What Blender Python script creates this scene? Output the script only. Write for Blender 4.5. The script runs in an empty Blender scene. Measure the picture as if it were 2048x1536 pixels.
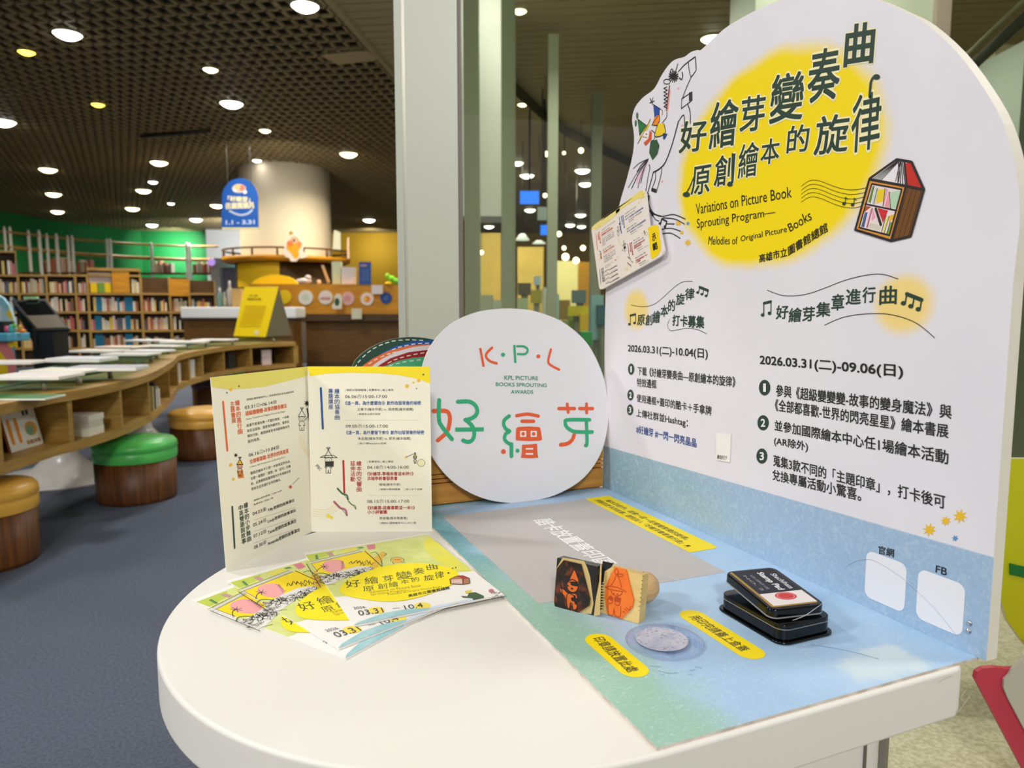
import bpy, math, random
from mathutils import Vector, Matrix
from mathutils.geometry import tessellate_polygon
random.seed(7)
D = bpy.data
SC = bpy.context.scene
COL = SC.collection
# ------------------------------------------------------------------ camera, world, lights, exposure
F_PX = 1425.0
PITCH, YAW = math.radians(6.13), math.radians(22.9)
CAM = Vector((0, 0, 1.10))
FW = Vector((math.sin(YAW) * math.cos(PITCH), math.cos(YAW) * math.cos(PITCH), -math.sin(PITCH)))
RT = Vector((math.cos(YAW), -math.sin(YAW), 0))
UP = RT.cross(FW)
FH = Vector((math.sin(YAW), math.cos(YAW), 0))
cd = D.cameras.new('camera'); cam = D.objects.new('camera', cd); COL.objects.link(cam)
cd.sensor_width = 36; cd.lens = F_PX / 2048 * 36; cd.clip_start = 0.02; cd.clip_end = 200
cam.matrix_world = Matrix(((RT.x, UP.x, -FW.x, CAM.x), (RT.y, UP.y, -FW.y, CAM.y), (RT.z, UP.z, -FW.z, CAM.z), (0, 0, 0, 1)))
cd.dof.use_dof = True; cd.dof.focus_distance = 0.95; cd.dof.aperture_fstop = 6.5
SC.camera = cam
SC.view_settings.view_transform = 'Standard'; SC.view_settings.look = 'None'
SC.view_settings.exposure = 0.0; SC.view_settings.gamma = 1; SC.view_settings.use_curve_mapping = False
W = D.worlds.new('world'); SC.world = W; W.use_nodes = True
bg = W.node_tree.nodes['Background']; bg.inputs[0].default_value = (1.0, 0.965, 0.92, 1); bg.inputs[1].default_value = 0.5
CEIL = 3.9

def ray(x, y): return FW + RT * ((x - 1024) / F_PX) - UP * ((y - 768) / F_PX)
def PX(x, y, ax, c):
    r = ray(x, y); return CAM + r * ((c - CAM[ax]) / r[ax])
def G(x, y, d):
    r = ray(x, y); return CAM + r * (d / r.dot(FH))

def area(name, loc, size, power, col, aim=None, spread=180):
    l = D.lights.new(name, 'AREA'); l.shape = 'DISK'; l.size = size; l.energy = power; l.color = col; l.spread = math.radians(spread)
    o = D.objects.new(name, l); COL.objects.link(o); o.location = loc
    d = (Vector(aim) - Vector(loc)) if aim else Vector((0, 0, -1))
    o.rotation_euler = d.to_track_quat('-Z', 'Y').to_euler()
    return o
WHITE_L, WARM_L = (1.0, 0.97, 0.93), (1.0, 0.86, 0.62)
# lamps around the display table, outside the frame; two are added side fill
area('lamp_over_table', (-0.7, 0.2, 3.8), 0.55, 15, WHITE_L, (0.45, 0.9, 0.8))
area('fill_behind_camera', (-1.4, -3.6, 3.8), 0.8, 150, WHITE_L, (0.5, 0.9, 0.9))  # added unseen fill, lifts the brochure and table front
area('fill_left_of_table', (-4.2, 0.9, 3.8), 0.8, 135, WHITE_L, (0.5, 0.9, 1.0))  # added unseen fill from the side for the upright board
area('lamp_right_hall', (2.9, -0.4, 3.8), 0.5, 48, WHITE_L, (2.0, 1.0, 0))
area('lamp_carpet', (-1.5, 3.0, 3.8), 0.4, 60, WHITE_L)
# ------------------------------------------------------------------ materials
def lin(c): return tuple((v / 255 / 12.92) if v / 255 <= 0.04045 else ((v / 255 + 0.055) / 1.055) ** 2.4 for v in c[:3]) + (1,)
MATS = {}
def mat(name, c, rough=0.5, metal=0.0, c2=None, scale=20.0, emit=0, stretch=(1, 1, 1), bump=0.0, coat=0.0, detail=4, lo=0.35, hi=0.65):
    if name in MATS: return MATS[name]
    m = D.materials.new(name); m.use_nodes = True; nt = m.node_tree; b = nt.nodes['Principled BSDF']
    b.inputs['Roughness'].default_value = rough; b.inputs['Metallic'].default_value = metal
    b.inputs['Base Color'].default_value = lin(c)
    b.inputs['Coat Weight'].default_value = coat
    if c2 is not None or bump:
        tc = nt.nodes.new('ShaderNodeTexCoord'); mp = nt.nodes.new('ShaderNodeMapping'); mp.inputs['Scale'].default_value = stretch
        nz = nt.nodes.new('ShaderNodeTexNoise'); nz.inputs['Scale'].default_value = scale; nz.inputs['Detail'].default_value = detail
        nt.links.new(tc.outputs['Object'], mp.inputs[0]); nt.links.new(mp.outputs[0], nz.inputs['Vector'])
        if c2 is not None:
            cr = nt.nodes.new('ShaderNodeValToRGB'); cr.color_ramp.elements[0].position = lo; cr.color_ramp.elements[1].position = hi
            cr.color_ramp.elements[0].color = lin(c); cr.color_ramp.elements[1].color = lin(c2)
            nt.links.new(nz.outputs['Fac'], cr.inputs[0]); nt.links.new(cr.outputs[0], b.inputs['Base Color'])
        if bump:
            bp = nt.nodes.new('ShaderNodeBump'); bp.inputs['Strength'].default_value = bump; bp.inputs['Distance'].default_value = 0.002
            nt.links.new(nz.outputs['Fac'], bp.inputs['Height']); nt.links.new(bp.outputs[0], b.inputs['Normal'])
    if emit:
        b.inputs['Emission Color'].default_value = lin(c); b.inputs['Emission Strength'].default_value = emit
    MATS[name] = m; return m
def ink(r, g, b): return mat('ink_%d_%d_%d' % (r, g, b), (r, g, b), 0.55)
def glassmat(name, tint, f0=0.06, rough=0.0):
    m = D.materials.new(name); m.use_nodes = True; nt = m.node_tree; nt.nodes.remove(nt.nodes['Principled BSDF'])
    t = nt.nodes.new('ShaderNodeBsdfTransparent'); t.inputs[0].default_value = lin(tint)
    g = nt.nodes.new('ShaderNodeBsdfGlossy'); g.inputs['Roughness'].default_value = rough; g.inputs[0].default_value = (1, 1, 1, 1)
    fr = nt.nodes.new('ShaderNodeFresnel'); fr.inputs[0].default_value = 1.45
    mx = nt.nodes.new('ShaderNodeMixShader')
    ge = nt.nodes.new('ShaderNodeNewGeometry'); iv = nt.nodes.new('ShaderNodeMath'); iv.operation = 'SUBTRACT'; iv.inputs[0].default_value = 1
    nt.links.new(ge.outputs['Backfacing'], iv.inputs[1]); ml = nt.nodes.new('ShaderNodeMath'); ml.operation = 'MULTIPLY'
    nt.links.new(fr.outputs[0], ml.inputs[0]); nt.links.new(iv.outputs[0], ml.inputs[1])   # reflect only where light enters the pane
    nt.links.new(ml.outputs[0], mx.inputs[0]); nt.links.new(t.outputs[0], mx.inputs[1]); nt.links.new(g.outputs[0], mx.inputs[2])
    nt.links.new(mx.outputs[0], nt.nodes['Material Output'].inputs[0]); MATS[name] = m; return m

class NT:  # tiny node-maths helper for printed, procedural artwork
    def __init__(s, name, rough=0.45):
        s.m = D.materials.new(name); s.m.use_nodes = True; s.t = s.m.node_tree; s.b = s.t.nodes['Principled BSDF']
        s.b.inputs['Roughness'].default_value = rough
        s.tc = s.t.nodes.new('ShaderNodeTexCoord'); s.sep = s.t.nodes.new('ShaderNodeSeparateXYZ'); s.t.links.new(s.tc.outputs['Object'], s.sep.inputs[0])
        s.X, s.Y, s.Z = s.sep.outputs
        MATS[name] = s.m
    def math(s, op, a, b=None, c=None):
        n = s.t.nodes.new('ShaderNodeMath'); n.operation = op
        for i, v in enumerate((a, b, c)):
            if v is None: continue
            if isinstance(v, (int, float)): n.inputs[i].default_value = v
            else: s.t.links.new(v, n.inputs[i])
        return n.outputs[0]
    def noise(s, scale, detail=3, stretch=(1, 1, 1), rot=0.0, dist=0.0):
        mp = s.t.nodes.new('ShaderNodeMapping'); mp.inputs['Scale'].default_value = stretch; mp.inputs['Rotation'].default_value = (rot, rot, rot)
        s.t.links.new(s.tc.outputs['Object'], mp.inputs[0])
        n = s.t.nodes.new('ShaderNodeTexNoise'); n.inputs['Scale'].default_value = scale; n.inputs['Detail'].default_value = detail; n.inputs['Distortion'].default_value = dist
        s.t.links.new(mp.outputs[0], n.inputs['Vector']); return n.outputs['Fac']
    def step(s, v, lo, hi):
        n = s.t.nodes.new('ShaderNodeMapRange'); n.interpolation_type = 'SMOOTHSTEP'
        s.t.links.new(v, n.inputs[0]); n.inputs[1].default_value = lo; n.inputs[2].default_value = hi; return n.outputs[0]
    def mix(s, f, a, b):
        n = s.t.nodes.new('ShaderNodeMix'); n.data_type = 'RGBA'
        if isinstance(f, (int, float)): n.inputs[0].default_value = f
        else: s.t.links.new(f, n.inputs[0])
        for i, v in ((6, a), (7, b)):
            if isinstance(v, tuple): n.inputs[i].default_value = lin(v)
            else: s.t.links.new(v, n.inputs[i])
        return n.outputs[2]
    def out(s, c): s.t.links.new(c, s.b.inputs['Base Color']); return s.m
    def ell(s, P, Q, p0, q0, rp, rq, soft, wob=0.0, nz=None):  # 1 inside a soft ellipse
        a = s.math('DIVIDE', s.math('SUBTRACT', P, p0), rp); b = s.math('DIVIDE', s.math('SUBTRACT', Q, q0), rq)
        r = s.math('SQRT', s.math('ADD', s.math('MULTIPLY', a, a), s.math('MULTIPLY', b, b)))
        if nz is not None: r = s.math('ADD', r, s.math('MULTIPLY', s.math('SUBTRACT', nz, 0.5), wob))
        return s.step(r, 1.0, 1.0 - soft)
# ------------------------------------------------------------------ object helpers
LOC = {}
def setp(o, label=None, cat=None, group=None, kind=None):
    for k, v in (('label', label), ('category', cat), ('group', group), ('kind', kind)):
        if v: o[k] = v
    return o
def thing(name, label, cat, loc, group=None, rz=0):
    o = D.objects.new(name, None); COL.objects.link(o); o.location = loc; o.rotation_euler = (0, 0, rz); o.empty_display_size = 0.05
    LOC[o.name] = Vector(loc); return setp(o, label, cat, group)
class MB:
    def __init__(s): s.v = []; s.f = []; s.mi = []; s.mats = []; s.sm = []
    def m(s, mt):
        if mt not in s.mats: s.mats.append(mt)
        return s.mats.index(mt)
    def add(s, vs, fs, mt, smooth=False):
        k = len(s.v); s.v += [tuple(p) for p in vs]; i = s.m(mt)
        for f in fs: s.f.append([k + j for j in f]); s.mi.append(i); s.sm.append(smooth)
        return s
    def box(s, c, size, mt, rz=0.0, M=None):
        hx, hy, hz = size[0] / 2, size[1] / 2, size[2] / 2
        R = M if M is not None else Matrix.Rotation(rz, 3, 'Z')
        vs = [Vector(c) + R @ Vector((sx * hx, sy * hy, sz * hz)) for sx in (-1, 1) for sy in (-1, 1) for sz in (-1, 1)]
        return s.add(vs, [(0, 1, 3, 2), (4, 6, 7, 5), (0, 4, 5, 1), (2, 3, 7, 6), (0, 2, 6, 4), (1, 5, 7, 3)], mt)
    def lathe(s, c, prof, mt, n=32, M=None, smooth=True, cap=True, sx=1, sy=1):
        vs = []; R = M if M is not None else Matrix.Identity(3)
        for r, z in prof:
            for i in range(n):
                a = 2 * math.pi * i / n; vs.append(Vector(c) + R @ Vector((r * math.cos(a) * sx, r * math.sin(a) * sy, z)))
        fs = []
        for k in range(len(prof) - 1):
            for i in range(n):
                j = (i + 1) % n; fs.append((k * n + i, k * n + j, (k + 1) * n + j, (k + 1) * n + i))
        s.add(vs, fs, mt, smooth)
        if cap:
            k = len(s.v) - len(vs); i0 = s.m(mt)
            s.f.append([k + i for i in range(n)][::-1]); s.mi.append(i0); s.sm.append(False)
            s.f.append([k + (len(prof) - 1) * n + i for i in range(n)]); s.mi.append(i0); s.sm.append(False)
        return s
    def tube(s, pts, r, mt, n=8, r2=None):
        pts = [Vector(p) for p in pts]; vs = []; L = len(pts); prev = None
        for k, p in enumerate(pts):
            t = (pts[min(k + 1, L - 1)] - pts[max(k - 1, 0)]).normalized()
            a = t.cross(Vector((0, 0, 1)))
            if a.length < 1e-3: a = t.cross(Vector((1, 0, 0)))
            a.normalize()
            if prev is not None and a.dot(prev) < 0: a = -a
            prev = a; b = t.cross(a); rr = r if r2 is None else r + (r2 - r) * k / (L - 1)
            for i in range(n):
                th = 2 * math.pi * i / n; vs.append(p + a * math.cos(th) * rr + b * math.sin(th) * rr)
        fs = [(k * n + i, k * n + (i + 1) % n, (k + 1) * n + (i + 1) % n, (k + 1) * n + i) for k in range(L - 1) for i in range(n)]
        s.add(vs, fs, mt, True); s.add(vs[:n], [tuple(range(n))], mt); s.add(vs[-n:], [tuple(range(n))], mt); return s
    def prism(s, top, bot, mt, mt2=None, mt3=None):  # two matching outlines
        n = len(top); s.add(list(top) , [tuple(range(n))], mt); s.add(list(bot), [tuple(range(n))[::-1]], mt3 or mt2 or mt)
        s.add(list(top) + list(bot), [(i, n + i, n + (i + 1) % n, (i + 1) % n) for i in range(n)], mt2 or mt); return s
    def sphere(s, c, r, mt, n=16, sc=(1, 1, 1), M=None):
        prof = [(r * math.sin(math.pi * k / (n // 2)), -r * math.cos(math.pi * k / (n // 2))) for k in range(n // 2 + 1)]
        prof = [(max(a, 1e-5), z * sc[2]) for a, z in prof]
        return s.lathe(c, prof, mt, n, M, True, False, sc[0], sc[1])
    def build(s, name, parent=None, local=False, bevel=0.0, seg=2, origin=None, world=None):
        me = D.meshes.new(name)
        if parent is not None and not local: off = LOC.get(parent.name, Vector())
        elif parent is None and not local:
            if origin is None:
                xs = [p[0] for p in s.v]; ys = [p[1] for p in s.v]; zs = [p[2] for p in s.v]
                origin = ((min(xs) + max(xs)) / 2, (min(ys) + max(ys)) / 2, min(zs))
            off = Vector(origin)
        else: off = Vector()
        me.from_pydata([(p[0] - off.x, p[1] - off.y, p[2] - off.z) for p in s.v], [], s.f)
        for mt in s.mats: me.materials.append(mt)
        me.polygons.foreach_set('material_index', s.mi); me.polygons.foreach_set('use_smooth', s.sm)
        if bevel or any(s.sm):
            import bmesh
            bm = bmesh.new(); bm.from_mesh(me); bmesh.ops.remove_doubles(bm, verts=bm.verts, dist=1e-5); bmesh.ops.recalc_face_normals(bm, faces=bm.faces); bm.to_mesh(me); bm.free()
        me.validate(); me.update()
        o = D.objects.new(name, me); COL.objects.link(o)
        if parent is not None:
            o.parent = parent
            LOC[o.name] = LOC.get(parent.name, Vector()) if not local else Vector()
        elif not local:
            o.location = off; LOC[o.name] = off
        else: LOC[o.name] = Vector()
        if bevel:
            md = o.modifiers.new('bevel', 'BEVEL'); md.width = bevel; md.segments = seg; md.limit_method = 'ANGLE'; md.angle_limit = math.radians(40)
            for p in me.polygons: p.use_smooth = True
            wn = o.modifiers.new('wn', 'WEIGHTED_NORMAL'); wn.keep_sharp = True
        return o
def copy_tree(o, parent=None):
    c = o.copy(); COL.objects.link(c); c.parent = parent
    for ch in list(o.children): copy_tree(ch, c)
    return c
def struct(o): o['kind'] = 'structure'; return o
def cr(pts, n=8, closed=False):
    P = [Vector(p).to_3d() for p in pts]; L = len(P); out = []
    for i in range(L if closed else L - 1):
        if closed: a, b, c, d = P[(i - 1) % L], P[i], P[(i + 1) % L], P[(i + 2) % L]
        else: a, b, c, d = P[max(i - 1, 0)], P[i], P[i + 1], P[min(i + 2, L - 1)]
        for k in range(n):
            t = k / n
            out.append(0.5 * ((2 * b) + (c - a) * t + (2 * a - 5 * b + 4 * c - d) * t * t + (3 * b - a - 3 * c + d) * t ** 3))
    if not closed: out.append(P[-1])
    return out
# ------------------------------------------------------------------ print on planes
class Plane:
    def __init__(s, o, u, v): s.o = Vector(o); s.u = Vector(u).normalized(); s.v = Vector(v).normalized(); s.n = s.u.cross(s.v).normalized()
    def px(s, x, y):
        r = ray(x, y); t = (s.o - CAM).dot(s.n) / r.dot(s.n); p = CAM + r * t - s.o; return (p.dot(s.u), p.dot(s.v))
    def w(s, a, b, h=0.0): return s.o + s.u * a + s.v * b + s.n * h
PRINTS = []; JOBS = []
class Print:
    """flat print lying on a plane; zf maps the coordinates used to plane coordinates"""
    def __init__(s, plane, parent, name='lettering', zf=None, h=0.00025, local=False):
        s.pl, s.parent, s.name, s.zf, s.h, s.local = plane, parent, name, zf, h, local
        s.mb = MB(); s.k = 0; PRINTS.append(s)
    def hh(s, lay):
        s.k = (s.k + 7) % 17; return s.h + lay * 0.00008 + s.k * 4e-6
    def z(s, ox, oy, sc):  # coordinates of an enlarged detail, measured against the picture plane frame
        s.zf = lambda x, y: s.pl.px(ox + x / sc, oy + y / sc); return s
    def direct(s): s.zf = None; return s
    def c(s, p): return s.zf(p[0], p[1]) if s.zf else (p[0], p[1])
    def fill(s, pts, col, lay=0, smooth=0, closed=True):
        if smooth: pts = [(q.x, q.y) for q in cr(pts, smooth, True)]
        q = [s.c(p) for p in pts]; mt = ink(*col) if isinstance(col, tuple) else col
        tr = tessellate_polygon([[Vector((a, b, 0)) for a, b in q]])
        h = s.hh(lay); A = [s.pl.w(a, b, h) for a, b in q]
        s.mb.add(A, [tuple(t) for t in tr], mt); return s
    def stroke(s, pts, w, col, lay=1, smooth=0, cap=True, closed=False):
        if smooth: pts = [(q.x, q.y) for q in cr(pts, smooth, closed)]
        if closed: pts = list(pts) + [pts[0]]
        q = [Vector(s.c(p)) for p in pts]; mt = ink(*col) if isinstance(col, tuple) else col
        hw = w / 2
        for i in range(len(q) - 1):
            d = q[i + 1] - q[i]
            if d.length < 1e-7: continue
            n = Vector((-d.y, d.x)).normalized() * hw; h = s.hh(lay)
            s.mb.add([s.pl.w(*(q[i] + n), h), s.pl.w(*(q[i] - n), h), s.pl.w(*(q[i + 1] - n), h), s.pl.w(*(q[i + 1] + n), h)], [(0, 1, 2, 3)], mt)
        k = 10 if w > 0.003 else 6
        for i, p in enumerate(q):
            if (0 < i < len(q) - 1) or cap:
                h = s.hh(lay)
                s.mb.add([s.pl.w(p.x + hw * math.cos(2 * math.pi * j / k), p.y + hw * math.sin(2 * math.pi * j / k), h) for j in range(k)], [tuple(range(k))], mt)
        return s
    def disc(s, x, y, r, col, lay=1, n=20, ry=None):
        s.fill([(x + r * math.cos(2 * math.pi * j / n), y + (ry or r) * math.sin(2 * math.pi * j / n)) for j in range(n)], col, lay); return s
    def star(s, x, y, r, col, k=8, lay=1, q=0.45, ry=None, rot=0.2):
        ry = ry or r
        s.fill([(x + (r if j % 2 == 0 else r * q) * math.cos(math.pi * j / k + rot), y + (ry if j % 2 == 0 else ry * q) * math.sin(math.pi * j / k + rot)) for j in range(2 * k)], col, lay); return s
    def text(s, t, quad, col, bold=0.0, lay=2):
        """quad: bl, br, tr, tl"""
        q = [s.c(p) for p in quad]; JOBS.append((s, t, q, ink(*col) if isinstance(col, tuple) else col, bold, lay)); return s
    def line(s, t, x0, y0, x1, y1, h0, h1, col, bold=0.0, lay=2, lean=0.0):
        return s.text(t, [(x0, y0), (x1, y1), (x1 + lean * h1, y1 - h1), (x0 + lean * h0, y0 - h0)], col, bold, lay)
    def run(s, t, a, b, size, col, bold=0.0, lay=2, width=None, vertical=False):
        """in plane coordinates: ink box starting at (a,b), cap height size, width for the whole run"""
        if vertical:
            for i, chh in enumerate(t):
                y = b - i * size * 1.02; s.text(chh, [(a, y - size), (a + size, y - size), (a + size, y), (a, y)], col, bold, lay)
            return s
        wd = width or size * sum(1.0 if ord(k) > 255 else 0.58 for k in t)
        return s.text(t, [(a, b), (a + wd, b), (a + wd, b + size), (a, b + size)], col, bold, lay)
def flush_prints():
    keys = {}
    for j in JOBS:
        k = j[1]
        if k not in keys:
            c = D.curves.new('glyphs', 'FONT'); c.body = j[1]; c.resolution_u = 3
            o = D.objects.new('glyphs', c); COL.objects.link(o); keys[k] = o
    bpy.context.view_layer.update(); dg = bpy.context.evaluated_depsgraph_get(); G_ = {}
    for k, o in keys.items():
        me = o.evaluated_get(dg).to_mesh()
        vs = [(v.co.x, v.co.y) for v in me.vertices]; fs = [tuple(p.vertices) for p in me.polygons]
        x0 = min(v[0] for v in vs); x1 = max(v[0] for v in vs); y0 = min(v[1] for v in vs); y1 = max(v[1] for v in vs)
        G_[k] = ([((a - x0) / max(x1 - x0, 1e-6), (b - y0) / max(y1 - y0, 1e-6)) for a, b in vs], fs, max(x1 - x0, 1e-6), max(y1 - y0, 1e-6))
    for o in keys.values():
        c = o.data; D.objects.remove(o); D.curves.remove(c)
    for s, t, q, mt, bold, lay in JOBS:
        vs, fs, gw_, gh_ = G_[t]; h = s.h + lay * 0.00008
        bl, br, trr, tl = [Vector(p) for p in q]
        if bold > .05: sh = [(bold * math.cos(k * math.pi / 4), bold * math.sin(k * math.pi / 4)) for k in range(8)]
        elif bold > 0: sh = [(-bold, -bold), (bold, -bold), (bold, bold), (-bold, bold)]
        else: sh = [(0, 0)]
        for sx, sy in sh:
            h += 1.2e-5   # heavier weights: the glyph set down again with tiny offsets, as in double-struck type
            out = []
            for a, b in vs:
                a += sx / gw_; b += sy / gh_
                p = bl * (1 - a) * (1 - b) + br * a * (1 - b) + trr * a * b + tl * (1 - a) * b
                out.append(s.pl.w(p.x, p.y, h))
            s.mb.add(out, fs, mt)
    for s in PRINTS:
        if s.mb.v:
            s.mb.build(s.name, s.parent, local=s.local)
def slab(pl, outline, th, mt, mt_side=None, mt_back=None, h=0.0):
    mb = MB(); mb.prism([pl.w(a, b, h) for a, b in outline], [pl.w(a, b, h - th) for a, b in outline], mt, mt_side, mt_back); return mb
def rrect(x0, y0, x1, y1, r, n=5):
    out = []
    for cx, cy, a0 in ((x1 - r, y0 + r, -90), (x1 - r, y1 - r, 0), (x0 + r, y1 - r, 90), (x0 + r, y0 + r, 180)):
        for k in range(n + 1):
            a = math.radians(a0 + 90 * k / n); out.append((cx + r * math.cos(a), cy + r * math.sin(a)))
    return out
# ================================================================== the setting
rnd = random.Random(11)
M_CARPET = mat('carpet_blue_grey', (88, 96, 112), .95, c2=(70, 77, 93), scale=120, bump=.4, detail=6)
M_STONE = mat('granite_floor', (206, 202, 172), .45, c2=(176, 172, 138), scale=95, detail=6, lo=.4, hi=.62)
M_GREEN = mat('green_wall_paint', (0, 112, 50), .7, c2=(0, 98, 42), scale=.4)
M_YELLOWW = mat('yellow_wall_paint', (194, 156, 14), .7, c2=(178, 140, 8), scale=.5)
M_WHITEW = mat('white_wall_paint', (226, 228, 226), .7)
M_GREYW = mat('grey_wall_paint', (150, 152, 128), .8)
def quad_floor(name, pts, z, m, th=.1):
    mb = MB(); mb.prism([(x, y, z) for x, y in pts], [(x, y, z - th) for x, y in pts], m); return struct(mb.build(name))
quad_floor('floor', [(-26, -6), (.62, -6), (.62, 3.2), (14, 14), (22, 40), (-26, 40)], 0, M_CARPET)
quad_floor('floor_stone', [(.62, -6), (26, -6), (30, 40), (22, 40), (14, 14), (.62, 3.2)], 0, M_STONE)
def wall(name, a, b, z0, z1, m, th=.15):
    a, b = Vector((a[0], a[1], 0)), Vector((b[0], b[1], 0)); d = (b - a).normalized(); n = Vector((-d.y, d.x, 0)) * th
    mb = MB(); mb.prism([a + Vector((0, 0, z0)), b + Vector((0, 0, z0)), b + Vector((0, 0, z1)), a + Vector((0, 0, z1))], [a + n + Vector((0, 0, z0)), b + n + Vector((0, 0, z0)), b + n + Vector((0, 0, z1)), a + n + Vector((0, 0, z1))], m)
    return struct(mb.build(name))
g = lambda x, d: G(x, 615, d)
gw = [g(-420, 17.5), g(0, 21.0), g(140, 24.0), g(290, 26.6), g(452, 26.8)]
for i in range(4): wall('wall_left' if i == 0 else 'wall_left', gw[i], gw[i + 1], 0, CEIL, M_GREEN)
wall('wall_back', g(640, 27.3), g(1260, 27.3), 0, CEIL, M_YELLOWW)
wall('wall_back', g(640, 30), g(2900, 30), 0, CEIL, M_GREYW)
wall('wall_back', g(418, 26), g(500, 26), 0, CEIL - .02, M_WHITEW)
wall('wall_far_left', g(-420, 17.5), g(-2200, 4), 0, CEIL, M_GREEN)
wall('wall_right', Vector((22, 30)), Vector((12, -6)), 0, CEIL, M_GREYW)
# ceiling: dark void above, open cells on the left, boards on the right, the seam between them
M_VOID = mat('ceiling_void', (12, 10, 8), .95)
M_CELL = mat('ceiling_cell', (136, 120, 84), .6); M_SLAT = mat('ceiling_slat', (160, 146, 112), .55); M_SEAM = mat('ceiling_trim', (150, 136, 100), .5)
quad_floor('ceiling', [(-30, -8), (34, -8), (34, 44), (-30, 44)], CEIL + .42, M_VOID, .05)
CE = D.objects['ceiling']
p0 = PX(660, 0, 2, CEIL); p1 = PX(800, 160, 2, CEIL); bd = (p1 - p0).normalized(); bn = Vector((bd.y, -bd.x, 0))   # bn points to the boarded side
def clip(p, d, lo, hi, side):   # keep the part of p+d*t on the wanted side of the seam
    k = d.dot(bn); c0 = (p - p0).dot(bn)
    if abs(k) < 1e-6: return (lo, hi) if c0 * side > 0 else None
    t = -c0 / k
    if k * side > 0: lo = max(lo, t)
    else: hi = min(hi, t)
    return (lo, hi) if hi - lo > .05 else None
mb = MB(); ORG = G(500, 615, 14).to_2d().to_3d() + Vector((0, 0, CEIL))
for ang, sp in ((29.9, .15), (119.9, .21)):
    a = math.radians(ang); d = Vector((math.sin(a), math.cos(a), 0)); nn = Vector((d.y, -d.x, 0)); R_ = Matrix((nn, d, Vector((0, 0, 1)))).transposed()
    for k in range(-110, 111):
        p = ORG + nn * (k * sp); c = clip(p, d, -17, 17, -1)
        if c: mb.box(p + d * ((c[0] + c[1]) / 2) + Vector((0, 0, .010)), (.036, c[1] - c[0], .028), M_CELL, M=R_)
o = mb.build('ceiling_grid', CE); o['kind'] = 'stuff'
sd = bn; slatm = D.meshes.new('slat'); hw = .076
slatm.from_pydata([(x, y, z) for x in (0, 1) for y in (-hw, hw) for z in (0, .03)], [], [(0, 1, 3, 2), (4, 6, 7, 5), (0, 4, 5, 1), (2, 3, 7, 6), (0, 2, 6, 4), (1, 5, 7, 3)]); slatm.materials.append(M_SLAT)
for k in range(-30, 170):
    p = p0 + bd * (k * .17 - 1.0)
    o = D.objects.new('slat', slatm); COL.objects.link(o); o.parent = CE; L0 = LOC['ceiling']
    o.location = p - L0; o.rotation_euler = (0, 0, math.atan2(sd.y, sd.x)); o.scale = (14, 1, 1)
mb = MB(); R_ = Matrix((bn, bd, Vector((0, 0, 1)))).transposed(); mb.box(p0 + bd * 13 + Vector((0, 0, 0)), (.06, 38, .07), M_SEAM, M=R_); mb.build('seam_trim', CE)
q = [PX(642, 110, 2, CEIL), PX(736, 100, 2, CEIL), PX(757, 118, 2, CEIL), PX(676, 128, 2, CEIL)]
mb = MB(); mb.prism([v + Vector((0, 0, -.012)) for v in q], [v + Vector((0, 0, .03)) for v in q], mat('service_panel', (168, 150, 112), .5)); mb.build('service_panel', CE)
# downlights
M_LAMPW = mat('lamp_white', (255, 252, 244), .5, emit=9); M_LAMPY = mat('lamp_yellow', (255, 214, 70), .5, emit=6); M_LAMPO = mat('lamp_warm', (255, 236, 190), .5, emit=7); M_RING = mat('lamp_ring', (176, 168, 140), .5)
LIGHTS = [(135, 68, 24, 0, 'large white downlight near the upper left corner'), (610, 12, 25, 0, 'large white downlight at the top, next to the boarded ceiling seam'), (4, 243, 22, 0, 'white downlight cut off by the left edge'), (463, 207, 20, 0, 'white downlight high above the blue hanging sign'), (697, 308, 16, 2, 'warm downlight right of the cream column top'), (318, 325, 15, 2, 'warm downlight below the dark ceiling track'), (96, 339, 15, 2, 'upper one of two warm downlights above the white rack posts'), (107, 388, 13, 2, 'lower one of two warm downlights above the white rack posts'), (287, 381, 13, 2, 'warm downlight left of the blue hanging sign, the larger of a close pair'), (265, 417, 12, 2, 'warm downlight over the green wall, middle of the row'), (115, 423, 11, 2, 'warm downlight close to the top of the green wall at left'), (392, 439, 11, 0, 'white downlight over the brightest patch of green wall'), (304, 450, 10, 0, 'white downlight just above the green wall, over the tall bookcase'),
          (434, 411, 12, 2, 'warm downlight touching the left side of the blue hanging sign'), (53, 104, 14, 1, 'larger yellow downlight near the upper left corner'), (196, 209, 11, 1, 'smaller yellow downlight in the middle of the cellular ceiling'), (421, 139, 13, 2, 'warm downlight between the two large white ones'), (530, 261, 10, 2, 'small warm downlight above and left of the column top'), (514, 321, 8, 0, 'small white downlight at the very top of the cream column'), (306, 364, 8, 0, 'small white downlight, the smaller of a close pair left of the blue sign'), (342, 407, 6, 0, 'tiny white downlight between the green wall row and the blue sign'), (738, 440, 11, 0, 'white downlight above the yellow wall'), (1039, 22, 13, 2, 'warm downlight at the top, seen through the glass'), (1424, 77, 20, 0, 'large white downlight half hidden by the tall arched board'), (984, 293, 14, 0), (1045, 209, 9, 2), (1192, 267, 9, 2), (1034, 326, 12, 0), (1054, 351, 13, 0), (1165, 341, 14, 0), (1171, 368, 12, 0), (1060, 420, 10, 0),
          (1161, 430, 10, 0), (1140, 450, 9, 0), (1163, 453, 8, 0), (983, 434, 10, 0), (978, 453, 9, 0), (1107, 397, 6, 2), (1104, 432, 6, 2), (1168, 468, 9, 2)]
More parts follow.
